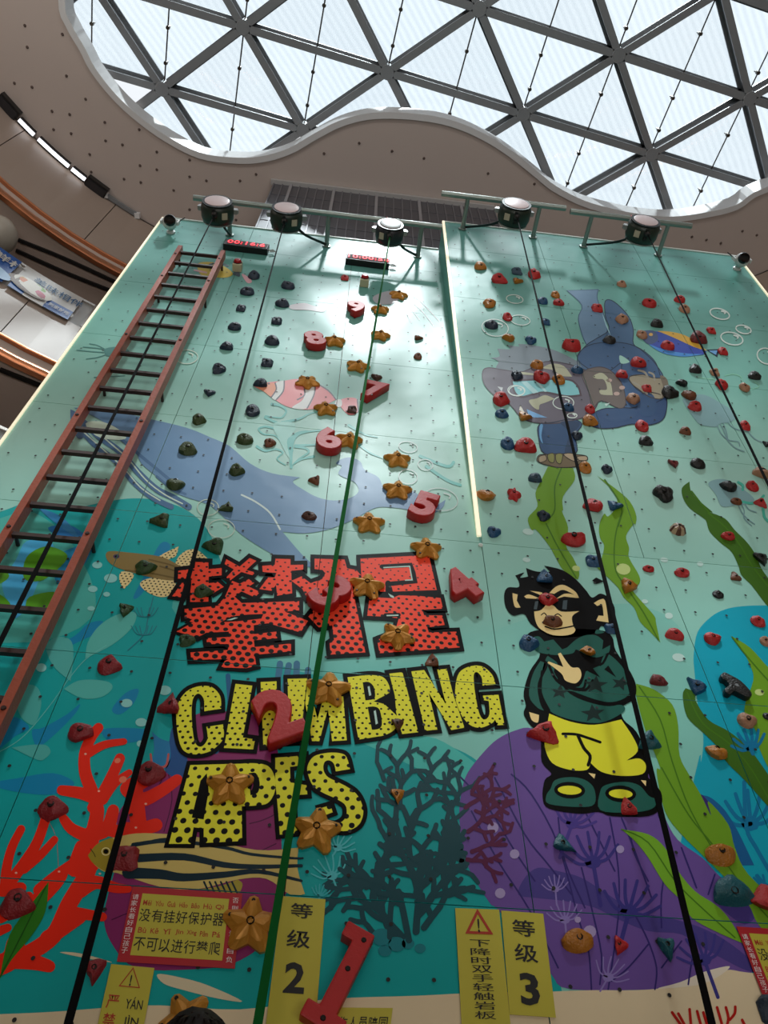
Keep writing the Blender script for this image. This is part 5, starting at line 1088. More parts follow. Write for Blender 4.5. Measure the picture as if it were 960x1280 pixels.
H = '''317,345,14,round,navy,0,top of the column just right of the ladder
309,365,17,oval,navy,5,second from the top of the column right of the ladder
301,386,12,rect,navy,0,third from the top of the column right of the ladder
293,409,16,oval,navy,0,fourth from the top of the column right of the ladder
283,435,16,fin,navy,0,fifth from the top of the column right of the ladder
273,462,17,lump,navy,0,sixth from the top of the column right of the ladder
262,491,13,tri,navy,90,lowest of the navy ones right of the ladder
248,525,19,drop,olive,0,above the printed whale back beside the ladder
235,563,22,oval,olive,0,in the middle of the printed whale head
220,603,22,fin,olive,180,over the printed whale grooves
202,651,24,tri,olive,10,on the teal water between ladder and the left webbing
181,709,26,lump,green,0,on the body of the printed spotted fish
158,761,21,tri,green,90,on the pale printed leaf below the spotted fish
135,832,33,drop,maroon,0,between the pale printed leaves
99,914,35,drop,maroon,0,on the topmost tip of the printed red coral
65,1010,39,drop,maroon,0,on the middle of the printed red coral
20,1129,46,drop,maroon,-8,above the dark green printed leaf at the left edge
360,358,16,oval,navy,0,in the shadow of the middle green belay device
353,380,17,oval,navy,0,left of the pale printed squid
346,402,13,rect,navy,0,third down the column left of the number eight
340,427,18,oval,navy,0,fourth down the column left of the number eight
334,454,15,rect,navy,0,fifth down the column just above the clownfish
325,481,17,fin,navy,0,on the nose of the printed clownfish
316,514,17,round,navy,0,just below the printed clownfish nose
306,550,20,oval,olive,0,left of the printed teal octopus
295,588,22,drop,olive,0,on the printed whale back right of the left webbing
282,634,19,tri,olive,-90,on the printed whale belly above two bubbles
269,683,27,tri,green,0,just above the left end of the red characters
253,739,26,drop,green,0,over the left part of the red characters
233,801,21,lump,green,0,at the lower left corner of the red characters
211,880,33,tri,maroon,-90,touching the left side of the yellow letter C
188,967,38,drop,maroon,8,on the small printed coral left of the letter A
155,1073,36,rect,maroon,5,on the face of the printed striped fish
120,1209,30,tri,maroon,95,left of the red framed sign
431,348,10,rect,red,0,the tiny one left of the right finish button
522,422,11,tri,brown,180,upper of two small ones right of the stars
522,446,10,round,brown,0,lower of two small ones right of the stars
471,472,13,tri,dbrown,90,directly above the number seven
440,513,12,rect,dbrown,0,on the tail of the printed clownfish
337,554,15,lump,brown,0,on the arms of the printed octopus
394,601,15,tri,brown,0,below the number six on the pale wall
387,645,18,oval,dbrown,0,on the printed whale tail below the number six
539,826,21,tri,brown,-90,above the letter N
498,904,20,tri,dbrown,90,over the printed letters B and I
498,992,21,tri,gold,90,on the printed dark coral thicket
601,335,15,fin,gold,20,at the top left of the leaning half
624,350,19,kidney,red,8,in the round shadow of a belay device
646,340,13,rect,slate,0,beside the round device shadow
667,344,18,drop,red,0,beside the webbing near the top of the leaning half
646,351,13,tri,gold,180,just below the slate blocky hold
611,380,16,lump,gold,0,left of two small printed bubbles at the top
694,369,11,round,gold,0,the small one above a small red hold near the upper webbing
678,377,13,oval,blue,0,touching the webbing in the upper leaning half
698,380,13,fin,red,0,right of the upper blue oval hold
634,397,12,round,red,0,between two small printed bubbles at the top
614,407,16,oval,navy,0,inside a printed bubble near the light strip
682,403,11,rect,blue,0,on the webbing below the upper blue oval one
636,422,17,drop,gold,180,just above the mane of the printed gorilla
663,426,14,lump,blue,0,on top of the gorilla mane
746,386,14,rect,red,0,on the raised leg of the printed gorilla
777,356,12,oval,tan,0,alone high between both upper belay webbings
811,380,17,oval,red,0,above the nose of the blue and yellow fish
849,375,14,oval,red,5,highest one touching the right webbing
855,387,13,round,tan,0,just below the highest red hold on the right webbing
776,400,17,drop,tan,0,on the gorilla leg by its light blue stripe
821,407,15,fin,black,0,just above the blue and yellow fish
761,426,15,oval,black,0,on the thigh of the printed gorilla
715,433,25,long,red,18,slanting above the gorilla mask
802,419,13,round,tan,0,on the nose of the blue and yellow fish
889,414,11,rect,red,0,alone beside the bubbles at upper right
874,426,21,fin,dred,5,on the back of the blue and yellow fish
834,433,17,oval,red,5,on the belly of the blue and yellow fish
903,440,12,rect,red,0,at the tail of the blue and yellow fish
671,457,16,oval,gold,0,on the brow of the printed gorilla
646,470,15,lump,navy,0,on the left end of the gorilla mask
676,472,23,drop,red,15,on the upper rim of the gorilla mask
698,475,15,round,gold,0,in the middle of the gorilla mask
721,463,15,oval,blue,0,right of the gorilla brow
798,456,19,fin,red,8,on the back of the gorilla shoulder
777,470,15,fin,red,0,over the gorilla wrist
808,486,12,rect,red,0,in the palm of the printed gorilla hand
790,499,19,drop,tan,10,between the gorilla snout and hand
625,500,23,drop,red,0,below the gorilla ear at the far left
655,520,17,tri,gold,180,over the teeth of the printed gorilla
627,518,16,oval,blue,0,left of the gorilla chin
710,510,15,oval,blue,0,inside the bubble on the gorilla cheek
737,512,12,round,red,0,below the gorilla nostril
738,529,19,fin,gold,10,between the gorilla chin and its elbow
721,545,14,lump,navy,0,on the webbing at the gorilla forearm
802,533,16,round,red,0,below the gorilla elbow
837,492,21,kidney,black,25,at the fingertips of the printed gorilla
807,554,17,fin,black,0,alone below the gorilla elbow
634,555,17,round,blue,0,left of the long red hold under the gorilla
656,558,27,kidney,red,0,left of the gorilla forearm
731,585,16,round,gold,0,just below the gorilla fingers on the webbing
758,587,14,lump,navy,0,above the second printed kelp tip
842,579,14,tri,dred,90,left of a black oval hold under the grey jellyfish
872,580,19,oval,black,0,under the upper grey jellyfish
856,541,14,fin,brown,-10,left below the upper grey jellyfish
868,509,17,oval,red,5,on the upper grey jellyfish
860,492,18,fin,brown,180,at the top of the upper grey jellyfish
869,464,15,fin,black,0,upper of two black ones below the blue fish
852,478,16,drop,black,185,lower of two black ones below the blue fish
893,466,12,rect,tan,0,left of the right webbing above a red hold
902,482,16,lump,red,0,on the right webbing above the jellyfish
930,485,15,drop,tan,8,right of the webbing above the jellyfish
943,472,15,fin,black,0,at the right edge above the tan hold
931,533,13,round,red,0,on the webbing at the jellyfish tentacles
951,590,24,drop,tan,190,behind the right webbing at the frame edge
909,605,21,fin,black,180,on the lower grey jellyfish
940,608,15,round,red,0,right of the lower grey jellyfish
951,629,16,tri,red,0,beside the teal arms of the lower jellyfish
920,627,14,oval,brown,0,on the lower edge of the lower jellyfish
958,555,11,tri,black,180,cut by the right frame edge at the tentacles
607,615,23,fin,gold,170,just right of the lower light strip
669,600,17,fin,slate,0,near the top of the first printed kelp
642,619,18,flower,red,0,between light strip and the first kelp
679,645,17,lump,navy,0,in the middle of the first kelp
740,630,27,drop,red,200,on the webbing between the two kelp blades
767,631,19,tri,blue,180,on the second kelp blade
617,665,18,lump,blue,0,at the bottom end of the light strip
717,674,32,long,red,12,on the crease beside the first kelp
742,702,20,rect,blue,0,left of the webbing just above the monkey ear
810,711,14,oval,red,0,right of the second kelp under the crease
852,716,19,oval,red,5,right of the smaller red oval under the crease
909,670,17,oval,red,0,on the dark third kelp blade
829,617,27,lump,black,20,left of the tip of the dark third kelp
951,697,21,tri,black,90,on the lower dark kelp at the frame edge
918,721,15,tri,brown,-90,left of the dark kelp under the crease
679,721,23,tri,blue,-90,on the hair of the printed monkey
684,749,25,drop,red,10,on the sunglasses of the printed monkey
691,777,24,oval,brown,5,on the mouth of the printed monkey
660,804,29,drop,blue,5,on the left shoulder of the monkey
764,786,18,rect,blue,0,at the right of the monkey chin by the webbing
735,812,21,drop,gold,185,on the collar of the printed monkey
785,732,24,tri,gold,60,on the lower end of the second kelp
897,743,13,round,black,0,the small one above the turquoise field
947,777,17,round,red,0,on the turquoise field near the frame edge
889,798,24,drop,red,10,on the left part of the turquoise field
842,794,22,kidney,red,-10,between second kelp and turquoise field
823,853,22,fin,dred,0,right of the monkey sleeve
870,858,26,tri,blue,-60,at the tip of the dark lower kelp
932,900,28,drop,tan,0,right of the dark lower kelp on turquoise
895,936,26,fin,gold,170,on the edge of the dark lower kelp
681,915,39,tri,red,10,at the monkey pocket and wrist
812,926,31,tri,teal,30,behind the webbing beside the yellow trousers
784,1009,25,tri,red,-85,on the right shoe of the monkey
958,895,13,drop,black,0,cut by the frame edge beside the tan hold
957,802,15,round,tan,0,cut by the frame edge on the bright kelp
704,1053,28,tri,teal,150,on the purple boulder below the monkey shoe
900,1069,37,oval,gold,5,on the wide bright kelp blade
721,1175,39,oval,gold,10,at the bottom of the purple boulder
776,1180,22,tri,red,60,between the gold oval and the teal hold
833,1182,28,tri,teal,90,right of the small red one on the boulder
918,1122,50,fin,teal,4,jutting above the right red framed sign
958,1120,44,drop,red,190,cut by the frame edge above the right sign
966,1262,40,rect,navy,0,below the right red framed sign'''
for ln in H.split('\n'):
    a = ln.split(','); hold(int(a[0]), int(a[1]), float(a[2]), a[3], a[4], -float(a[5]), a[6], asp=1.0+.35*max(0, min(1, (760-int(a[1]))/250)), dep=.27+.08*max(0, min(1, (760-int(a[1]))/250)))
# ribbed shell hold
M, mp = place_frame(847, 664, 0); W_ = 21*mp
r = empty('climbing_hold', (0, 0, 0), 'brown and cream ribbed shell climbing hold right of the second kelp', 'climbing hold', 'shell-shaped holds'); r.matrix_world = M
for m_, off in (('a', 0), ('b', 1)):
    bm = bmesh.new(); n = 9
    for k in range(n):
        if k % 2 != off: continue
        a0, a1 = 2*PI*k/n, 2*PI*(k+1)/n; c = bm.verts.new((0, W_*.1, W_*.42)); rr = []
        for a in (a0, (a0+a1)/2, a1):
            f = 1.05 if a == (a0+a1)/2 else .96
            rr.append((bm.verts.new((math.cos(a)*W_*.34*f, math.sin(a)*W_*.30*f+.01, W_*.32*f)), bm.verts.new((math.cos(a)*W_*.5*f, math.sin(a)*W_*.42*f, 0))))
        for A, B in zip(rr, rr[1:]): bm.faces.new((c, A[0], B[0])); bm.faces.new((A[0], A[1], B[1], B[0]))
    bmesh.ops.recalc_face_normals(bm, faces=bm.faces); obj('rib' if off else 'grip', bm, mat('shell_brown' if not off else 'shell_cream', '#5b3a2a' if not off else '#b39a7c', .45), r)
bm = bmesh.new(); lathe(bm, [(0, 0), (.011, 0), (.009, .004), (0, .004)], (0, W_*.1, W_*.425), (0, 0, 1), 8); obj('bolt', bm, M_BOLT, r)

# ---- gold starfish holds
M_STAR = mat('starfish_gold', '#c4872f', .38, metal=.3, var=.16, vs=9, bump=.15, bs=30)
def starhold(px, py, w, rot, where):
    M, mp = place_frame(px, py+w*.16, rot); R_ = w*mp*.53; Hh = R_*.56
    r = empty('starfish_hold', (0, 0, 0), 'gold starfish climbing hold '+where, 'climbing hold', 'gold starfish holds'); r.matrix_world = M
    bm = bmesh.new(); base, rim, up = [], [], []; rnd = random.Random(px)
    for k in range(5):
        a = PI/2+2*PI*k/5; j = rnd.uniform(.95, 1.05)
        for da, rr, up_r, uh in ((-.17, .97, .66, .50), (0, 1.02, .74, .54), (.17, .97, .66, .50), (PI/5-.14, .70, .44, .50), (PI/5, .64, .37, .48), (PI/5+.14, .70, .44, .50)):
            q = a+da; u = Vector((math.cos(q), math.sin(q), 0))
            base.append(bm.verts.new(u*R_*rr*j)); rim.append(bm.verts.new(u*R_*rr*j*1.0+Vector((0, 0, Hh*.30)))); up.append(bm.verts.new(u*R_*up_r*j+Vector((0, 0, Hh*(uh+.16)))))
    n = len(base)
    for A, B in ((base, rim), (rim, up)):
        for k in range(n): bm.faces.new((A[k], A[(k+1) % n], B[(k+1) % n], B[k]))
    c = bm.verts.new((0, 0, Hh))
    for k in range(n): bm.faces.new((up[k], up[(k+1) % n], c))
    obj('grip', bm, M_STAR, r)
    bm = bmesh.new(); rb = .014; lathe(bm, [(0, -.02), (rb*1.2, -.02), (rb*1.2, .0), (rb, .003), (rb*.8, -.004), (0, -.004)], (0, 0, Hh*.99), (0, 0, 1), 10); obj('bolt', bm, M_BOLT, r)
    for k in rnd.sample(range(5), 2):
        a = PI/2+2*PI*k/5; bm = bmesh.new(); lathe(bm, [(0, 0), (.008, 0), (.006, .004), (0, .004)], (math.cos(a)*R_*.8, math.sin(a)*R_*.8, Hh*.60), (0, 0, 1), 8); obj('screw', bm, M_BOLT, r)
for a in ((498, 367, 23, 8, 'topmost of all, beside the printed jellyfish'), (475, 385, 23, -5, 'second from the top, touching the green webbing'), (475, 417, 25, 10, 'below the number nine, on the green webbing'), (418, 424, 28, -6, 'right of the number eight'),
          (447, 455, 29, 12, 'above and left of the number seven'), (384, 475, 29, 30, 'on the back of the printed clownfish'), (407, 508, 30, -10, 'at the rear belly of the printed clownfish'), (436, 547, 34, 5, 'right of the number six'),
          (497, 571, 33, -4, 'right of the webbing above another star by the whale'), (497, 609, 36, 4, 'on the printed whale tail left of the number five'), (461, 650, 38, -3, 'below the whale tail, left of the number five'), (533, 682, 39, -2, 'just above the red second character'),
          (458, 728, 43, 6, 'between the number three and the box of the red character'), (496, 790, 43, 34, 'on the lower part of the red second character'), (410, 856, 52, 2, 'on top of the yellow letter M'), (287, 975, 57, -6, 'between the yellow letters A and P'),
          (395, 1031, 58, 6, 'between the yellow letters E and S'), (313, 1148, 66, 0, 'covering the right edge of the red framed sign'), (232, 1268, 66, 38, 'at the bottom behind the dark hair')):
    starhold(*a)

# ---- red number holds
M_NUM = mat('number_hold_red', '#b61b1b', .5, var=.08, vs=12, bump=.12, bs=60)
def number(px, py, d, size, rot, where, sx=1.0):
    M, mp = place_frame(px, py, rot)
    r = empty('number_hold', (0, 0, 0), 'thick red number %s climbing hold %s' % (d, where), 'climbing hold', 'red number holds'); r.matrix_world = M
    W_ = size
    if d == '1':
        bm = bmesh.new(); out = [(-.22, -.5), (.22, -.5), (.22, -.33), (.10, -.33), (.10, .5), (-.22, .5), (-.22, .34), (-.09, .34), (-.09, -.33), (-.22, -.33)]
        f = bm.faces.new([bm.verts.new((x*W_, y*W_, 0)) for x, y in out]); e = bmesh.ops.extrude_face_region(bm, geom=[f])
        for v in [g for g in e['geom'] if isinstance(g, bmesh.types.BMVert)]: v.co.z += .075
        bmesh.ops.recalc_face_normals(bm, faces=bm.faces); bevel(bm, .008, 2, 50); obj('digit', bm, M_NUM, r)
    else:
        me = text_mesh(d, W_*1.32, extrude=.030, offset=W_*.052, bev=.007, res=4); co = [v.co for v in me.vertices]
        cx_ = (min(c.x for c in co)+max(c.x for c in co))/2; cy_ = (min(c.y for c in co)+max(c.y for c in co))/2
        me.transform(Matrix.Scale(sx, 4, (1, 0, 0)) @ Matrix.Translation((-cx_, -cy_, .038))); link('digit', me, M_NUM, r)
    spots = {'1': ((.02, .40), (0, .08), (0, -.42)), '2': ((-.18, .28), (.16, .32), (-.02, -.12), (-.2, -.40), (.2, -.42)), '3': ((-.15, .38), (.2, .2), (.2, -.2), (-.15, -.4)), '4': ((.1, .35), (-.2, -.15), (.1, -.2)), '5': ((-.12, .4), (.2, .42), (.2, -.15), (-.2, -.4)),
             '6': ((-.2, .05), (.1, .4), (.2, -.2)), '7': ((-.2, .42), (.2, .4), (-.02, -.35)), '8': ((0, .42), (0, .02), (0, -.42)), '9': ((0, .42), (.2, .15), (-.05, -.42))}[d]
    for x, y in spots:
        bm = bmesh.new(); lathe(bm, [(0, 0), (.011, 0), (.009, .003), (0, .003)], (x*W_*.8*sx, y*W_, 0.0677 if d != '1' else .0755), (0, 0, 1), 8); obj('screw', bm, M_BOLT, r)
for a in ((445, 391, '9', .25, -6, 'near the top of the row of gold stars'), (393, 431, '8', .26, -18, 'left of a gold star in the upper left half'), (467, 496, '7', .26, 12, 'right of the green webbing'), (409, 557, '6', .27, -14, 'over the arms of the printed octopus'),
          (529, 640, '5', .265, 18, 'at the end of the printed whale tail'), (574, 740, '4', .25, -38, 'right of the red second character'), (413, 750, '3', .265, 42, 'over the left stroke of the red second character'), (347, 902, '2', .29, -28, 'over the first letter I of the yellow word'), (428, 1230, '1', .38, 26, 'right of the yellow level 2 strip')):
    number(*a)

# black T-shaped hold
M, mp = place_frame(917, 866, 0); Mi = M.inverted()
r = empty('climbing_hold', (0, 0, 0), 'black T-shaped climbing hold on the turquoise field', 'climbing hold', 'black holds on the wall'); r.matrix_world = M
pts = crv(T('793,425 805,416 825,425 860,445 893,480 896,495 882,500 855,487 838,480 826,490 810,485 806,470 820,460 812,445 798,438', 600, 690, 2.667), 3)
bm = bmesh.new(); f = bm.faces.new([bm.verts.new((q.x, q.y, 0)) for q in [Mi @ on_y(x, y, 0) for x, y in pts]]); e = bmesh.ops.extrude_face_region(bm, geom=[f])
for v in [g for g in e['geom'] if isinstance(g, bmesh.types.BMVert)]: v.co.z += .045
bmesh.ops.recalc_face_normals(bm, faces=bm.faces); bevel(bm, .012, 2, 60); obj('grip', bm, hmat('black'), r, smooth=True)
q = Mi @ on_y(917, 863, 0); bm = bmesh.new(); lathe(bm, [(0, 0), (.012, 0), (.010, .003), (0, .003)], (q.x, q.y, .045), (0, 0, 1), 8); obj('bolt', bm, M_STL, r)
# ================================================================== signs stuck on the wall
M_SY = mat('sign_yellow', '#c2b83c', .4, var=.04, vs=5); M_SR = mat('sign_red', '#b01c26', .4, var=.05); M_SK = mat('sign_black_ink', '#0c0c0c', .5, var=0); M_SW = mat('sign_white_ink', '#e9e2e0', .5, var=0); M_SRI = mat('sign_red_ink', '#b03018', .5, var=0)
class Sign:
    def __init__(s, name, tl, tr, bl, label, group=None, size=None, y=.0115):
        s.y = y; s.tl = on_y(*tl, -y); s.U = on_y(*tr, -y)-s.tl; s.V = (on_y(*bl, -y)-s.tl)
        if size: s.U, s.V = size
        s.r = empty(name, s.tl, label, 'sign', group); s.w, s.h = s.U.length, s.V.length; s.n = 0
    def quad(s, name, u0, v0, u1, v1, m, lift=0, th=.0015):
        P = [s.U*u+s.V*v for u, v in ((u0, v0), (u0, v1), (u1, v1), (u1, v0))]; L = [Vector((0, -lift, 0)), Vector((0, -lift+th, 0))]
        vs = [p+l for l in L for p in P]; return pyobj(name, vs, [(0, 1, 2, 3), (7, 6, 5, 4), (0, 4, 5, 1), (1, 5, 6, 2), (2, 6, 7, 3), (3, 7, 4, 0)], m, s.r)
    def text(s, body, u, v, h, m, wfit=None, lift=.002, bold=.0, name='lettering'):
        """centre at (u, v); h = letter height in metres; wfit = width in metres"""
        me = text_mesh(body, 1.0, extrude=0, offset=bold, res=2); co = [q.co for q in me.vertices]
        x0, x1 = min(c.x for c in co), max(c.x for c in co); y0, y1 = min(c.y for c in co), max(c.y for c in co)
        ky = h/(y1-y0); kx = (wfit/(x1-x0)) if wfit else ky; Uh, Vh = s.U.normalized(), s.V.normalized(); c0 = s.U*u+s.V*v
        for q in me.vertices: a = (q.co.x-(x0+x1)/2)*kx; b = (q.co.y-(y0+y1)/2)*ky; q.co = c0+Uh*a-Vh*b+Vector((0, -lift, 0))
        return link(name, me, m, s.r)
    def column(s, body, u, v0, v1, cw, ch, m, bold=.0):
        n = len(body)
        for i, c in enumerate(body): s.text(c, u, v0+(v1-v0)*(i+.5)/n, ch, m, cw, bold=bold, name='character')
    def triangle(s, u, v, r, m, lw=.16):
        Uh, Vh = s.U.normalized(), s.V.normalized(); c0 = s.U*u+s.V*v+Vector((0, -.002, 0)); vs = []; 
        for k in (1.0, 1-lw*2): vs += [c0+Uh*(r*k*math.sin(a))-Vh*(r*k*math.cos(a)) for a in (0, 2*PI/3, 4*PI/3)]
        pyobj('warning_triangle', vs, [(0, 3, 5, 2), (2, 5, 4, 1), (1, 4, 3, 0)], m, s.r); s.text('!', u, v+.02*0, r*.85, M_SK, r*.13, bold=.03, name='exclamation_mark')
def red_sign(tl, tr, bl, label, size=None):
    s = Sign('warning_sign', tl, tr, bl, label, 'red framed warning signs', size)
    s.quad('board', 0, 0, 1, 1, M_SR); s.quad('panel', .10, .09, .885, .91, M_SY, .001); w, h = s.w, s.h
    s.column('请家长看好自己孩子', .045, .10, .90, w*.055, h*.075, M_SW, .0); s.column('否则后果责任自负', .945, .05, .95, w*.055, h*.075, M_SW, .0)
    for i, (c, d) in enumerate(zip('没有挂好保护器', ('Méi', 'Yǒu', 'Guà', 'Hǎo', 'Bǎo', 'Hù', 'Qì'))):
        u = .16+i*.108; s.text(c, u, .385, h*.17, M_SK, w*.097, bold=.005, name='character'); s.text(d, u, .215, h*.075, M_SRI, w*.075, bold=.01)
    for i, (c, d) in enumerate(zip('不可以进行攀爬', ('Bù', 'Kě', 'Yǐ', 'Jìn', 'Xíng', 'Pān', 'Pá'))):
        u = .16+i*.108; s.text(c, u, .765, h*.17, M_SK, w*.097, bold=.005, name='character'); s.text(d, u, .585, h*.075, M_SRI, w*(.085 if i == 4 else .07), bold=.01)
    return s
s1 = red_sign((166, 1108), (303, 1117), (146, 1202), 'red framed yellow warning sign under the striped fish, partly covered by a star')
red_sign((920.6, 1158), (1060, 1168), (947.5, 1244), 'red framed yellow warning sign at the lower right edge', (s1.U.copy(), s1.V.copy()))
s = Sign('level_sign', (352.5, 1120), (407, 1124), (333, 1276), 'tall yellow strip reading level 2 beside the big star'); s.quad('strip', 0, 0, 1, 1.25, M_SY)
s.text('等', .48, .12, s.h*.13, M_SK, s.w*.5, bold=.012, name='character'); s.text('级', .48, .36, s.h*.15, M_SK, s.w*.52, bold=.012, name='character'); s.text('2', .48, .67, s.h*.24, M_SK, s.w*.44, bold=.03, name='numeral')
s = Sign('level_sign', (625.5, 1138), (679, 1142), (636, 1268), 'yellow strip reading level 3 left of the boulder bottom'); s.quad('strip', .02, 0, 1, 1, M_SY)
s.text('等', .5, .17, s.h*.17, M_SK, s.w*.52, bold=.012, name='character'); s.text('级', .5, .42, s.h*.18, M_SK, s.w*.52, bold=.012, name='character'); s.text('3', .5, .76, s.h*.30, M_SK, s.w*.42, bold=.03, name='numeral')
s = Sign('warning_strip', (569, 1135), (624, 1137), (577, 1280), 'tall yellow warning strip with red triangle left of the level 3 sign'); s.quad('strip', 0, 0, 1, 1.3, M_SY); s.triangle(.50, .16, s.w*.36, M_SRI)
s.column('下降时双手轻触岩板', .5, .285, .965, s.w*.44, s.h*.064, M_SK, .004)
s = Sign('warning_strip', (139, 1205), (193, 1210), (124, 1272), 'short yellow strip with thin red triangle below the red framed sign', y=.014); s.quad('strip', 0, 0, 1, 2.4, M_SY); s.triangle(.52, .28, s.w*.28, M_SRI, .07)
for i, (c, d) in enumerate(zip('严禁无', ('YÁN', 'JÌN', 'WÚ'))): s.text(c, .22, .70+i*.33, s.h*.25, M_SRI, s.w*.27, bold=.008, name='character'); s.text(d, .70, .69+i*.33, s.h*.22, M_SK, s.w*(.38 if i == 0 else .33), bold=.008)
s = Sign('staff_sign', (397, 1259), (491, 1260), (392, 1284), 'yellow sign below the red number one'); s.quad('strip', 0, 0, 1, 2.6, M_SY)
for i, c in enumerate('非工作人员陪同'): s.text(c, .10+i*.133, .78, s.h*.62, M_SK, s.w*.115, bold=.006, name='character')

# ---- advertising banners hanging on the balustrade of the middle gallery
def on_cyl(px, py, r):
    v = ray(px, py); o = CAM.xy-CL; d = Vector((v.x, v.y)); a = d.dot(d); b = 2*o.dot(d); c = o.dot(o)-r*r; t = (-b+math.sqrt(b*b-4*a*c))/2/a; return CAM+v*t
def ang(p): return math.atan2(p.y-CL.y, p.x-CL.x)
RB = RR-.04
def cylp(a, z, r=RB): return Vector((CL.x+r*math.cos(a), CL.y+r*math.sin(a), z))
def band(name, a0, a1, z0, z1, m, parent, r=RB, n=20, th=.008):
    vs = [cylp(a0+(a1-a0)*k/n, z, rr) for rr in (r, r+th) for k in range(n+1) for z in (z0, z1)]; fs = []; o = 2*(n+1)
    for k in range(n): i = 2*k; fs += [(i, i+1, i+3, i+2), (o+i, o+i+2, o+i+3, o+i+1), (i, i+2, o+i+2, o+i), (i+1, o+i+1, o+i+3, i+3)]
    return pyobj(name, vs, fs, m, parent)
def cyl_text(body, a, z, h, m, parent, w=None, bold=.0, r=RB-.012):
    me = text_mesh(body, 1.0, offset=bold, res=2); co = [q.co for q in me.vertices]; x0, x1 = min(c.x for c in co), max(c.x for c in co); y0, y1 = min(c.y for c in co), max(c.y for c in co); k = h/(y1-y0); kx = w/(x1-x0) if w else k
    for q in me.vertices: q.co = cylp(a-((q.co.x-(x0+x1)/2)*kx)/r, z+(q.co.y-(y0+y1)/2)*k, r)
    return link('lettering', me, m, parent)
M_BW = mat('banner_white', '#c6c6c4', .5, var=.03); M_BB = mat('banner_blue', '#0d4f9e', .5, var=.05); M_BT = mat('banner_blue_ink', '#12507e', .5, var=0)
a1, a0 = ang(on_cyl(31, 335, RB)), ang(on_cyl(104, 374, RB)); zt_, zb_ = 10.80, 10.16
b = empty('banner', (0, 0, 0), 'white and blue food banner with a plate, on the gallery rail', 'banner', 'banners on the gallery rail')
band('cloth', a0, a1, zb_, zt_, M_BW, b); band('blue_patch', a0+(a1-a0)*.0, a0+(a1-a0)*.42, zb_, zb_+.22, M_BB, b, RB-.002); band('blue_patch', a1-(a1-a0)*.24, a1, zb_, zb_+.30, M_BB, b, RB-.002)
cyl_text('美味相伴', a0+(a1-a0)*.36, zb_+.44, .16, M_BT, b, .62, .01); cyl_text('《 到家就吃 》', a0+(a1-a0)*.2, zb_+.11, .085, M_BW, b, .36, .01, RB-.014)
def disc(name, a, z, rx, rz, m, dr, rot=0, n=18):
    c, s_ = math.cos(rot), math.sin(rot); vs = []
    for k in range(n): q = 2*PI*k/n; x, y = rx*math.cos(q), rz*math.sin(q); vs.append(cylp(a-(x*c-y*s_)/RB, z+x*s_+y*c, RB-dr-.009))
    return pyobj(name, vs, [tuple(range(n))], m, b)
ac = a1-(a1-a0)*.30; zc = zb_+.24
disc('printed_wood_board', ac+.008, zc-.05, .26, .13, mat('banner_board', '#5b3d22', .5), .0035, -.15); disc('printed_plate', ac, zc, .25, .135, mat('banner_plate', '#d8d6cc', .5, var=.03), .0045, -.15)
for dx, dz, rx, rz, c in ((-.16, .05, .07, .06, '#d2733a'), (-.10, .0, .08, .05, '#c8342a'), (-.02, -.06, .08, .05, '#cf3a2c'), (.02, .03, .07, .05, '#d98a62'), (.12, -.04, .09, .05, '#c0466a'), (.15, -.09, .07, .04, '#a83a58'), (.06, .10, .11, .045, '#6fae35'), (-.17, .09, .05, .03, '#c9903a'), (-.04, .07, .05, .03, '#c8502a')):
    disc('printed_food', ac-dx*.8/RB, zc+dz*.8, rx*.85, rz*.85, mat('banner_food_'+c.strip('#'), c, .5, var=.1), (.0055+abs(dx)*.004), -.2)
a1b, a0b = ang(on_cyl(-40, 290, RB)), ang(on_cyl(23, 332, RB))
b2 = empty('banner', (0, 0, 0), 'blue banner with white letters cut by the left edge', 'banner', 'banners on the gallery rail'); band('cloth', a0b, a1b, zb_, zt_, M_BB, b2)
cyl_text('鲜鲜样', a0b+(a1b-a0b)*.32, zb_+.47, .17, M_BW, b2, .62, .02); 
b = b2; disc('printed_dish', a0b+(a1b-a0b)*.26, zb_+.12, .22, .12, mat('banner_pale_blue', '#8fb4d8', .5, var=.05), .0035)
a1c, a0c = ang(on_cyl(118, 383, RB)), ang(on_cyl(150, 400, RB))
b3 = empty('banner', (0, 0, 0), 'grey and white banner just left of the wall edge', 'banner', 'banners on the gallery rail'); band('cloth', a0c-.1, a1c, zb_, zt_, mat('banner_grey', '#8d8480', .5, var=.1, vs=3), b3); b = b3
disc('printed_plate', a1c-.05, zb_+.18, .26, .10, M_BW, .0035, -.1)
# ================================================================== person standing below, seen from behind: only the hair reaches the frame
c = CAM + ray(247, 1262)*(1.60/FOC)
hx, hy, htop = c.x, c.y+.07, c.z+.028
P0 = empty('person', (hx, hy, 0), 'person with dark brown hair seen from behind at the bottom, only the crown showing', 'person')
M_SKIN = mat('skin', '#b98a6c', .5, var=.04); M_SH = mat('grey_shirt', '#4a5560', .8, var=.06, bump=.2, bs=60); M_TR = mat('dark_trousers', '#23262c', .8, var=.06); M_HAIR = mat('dark_brown_hair', '#17100c', .6, var=.25, vs=60, spec=.2); M_SHOE = mat('white_shoes', '#c9c7c2', .5, var=.03)
k = htop/1.80
V, E, R_ = [], [], []
def chain(start, pts):
    i = start
    for p, r in pts:
        V.append((p[0]*k, p[1]*k, p[2]*k)); R_.append(r*k); n = len(V)-1
        if i is not None: E.append((i, n))
        i = n
    return i
root = chain(None, [((0, 0, .98), .135)]); ch = chain(root, [((0, .01, 1.12), .125), ((0, .02, 1.26), .140), ((0, 0, 1.40), .135)]); nk = chain(ch, [((0, .0, 1.50), .058), ((0, .02, 1.56), .056)])
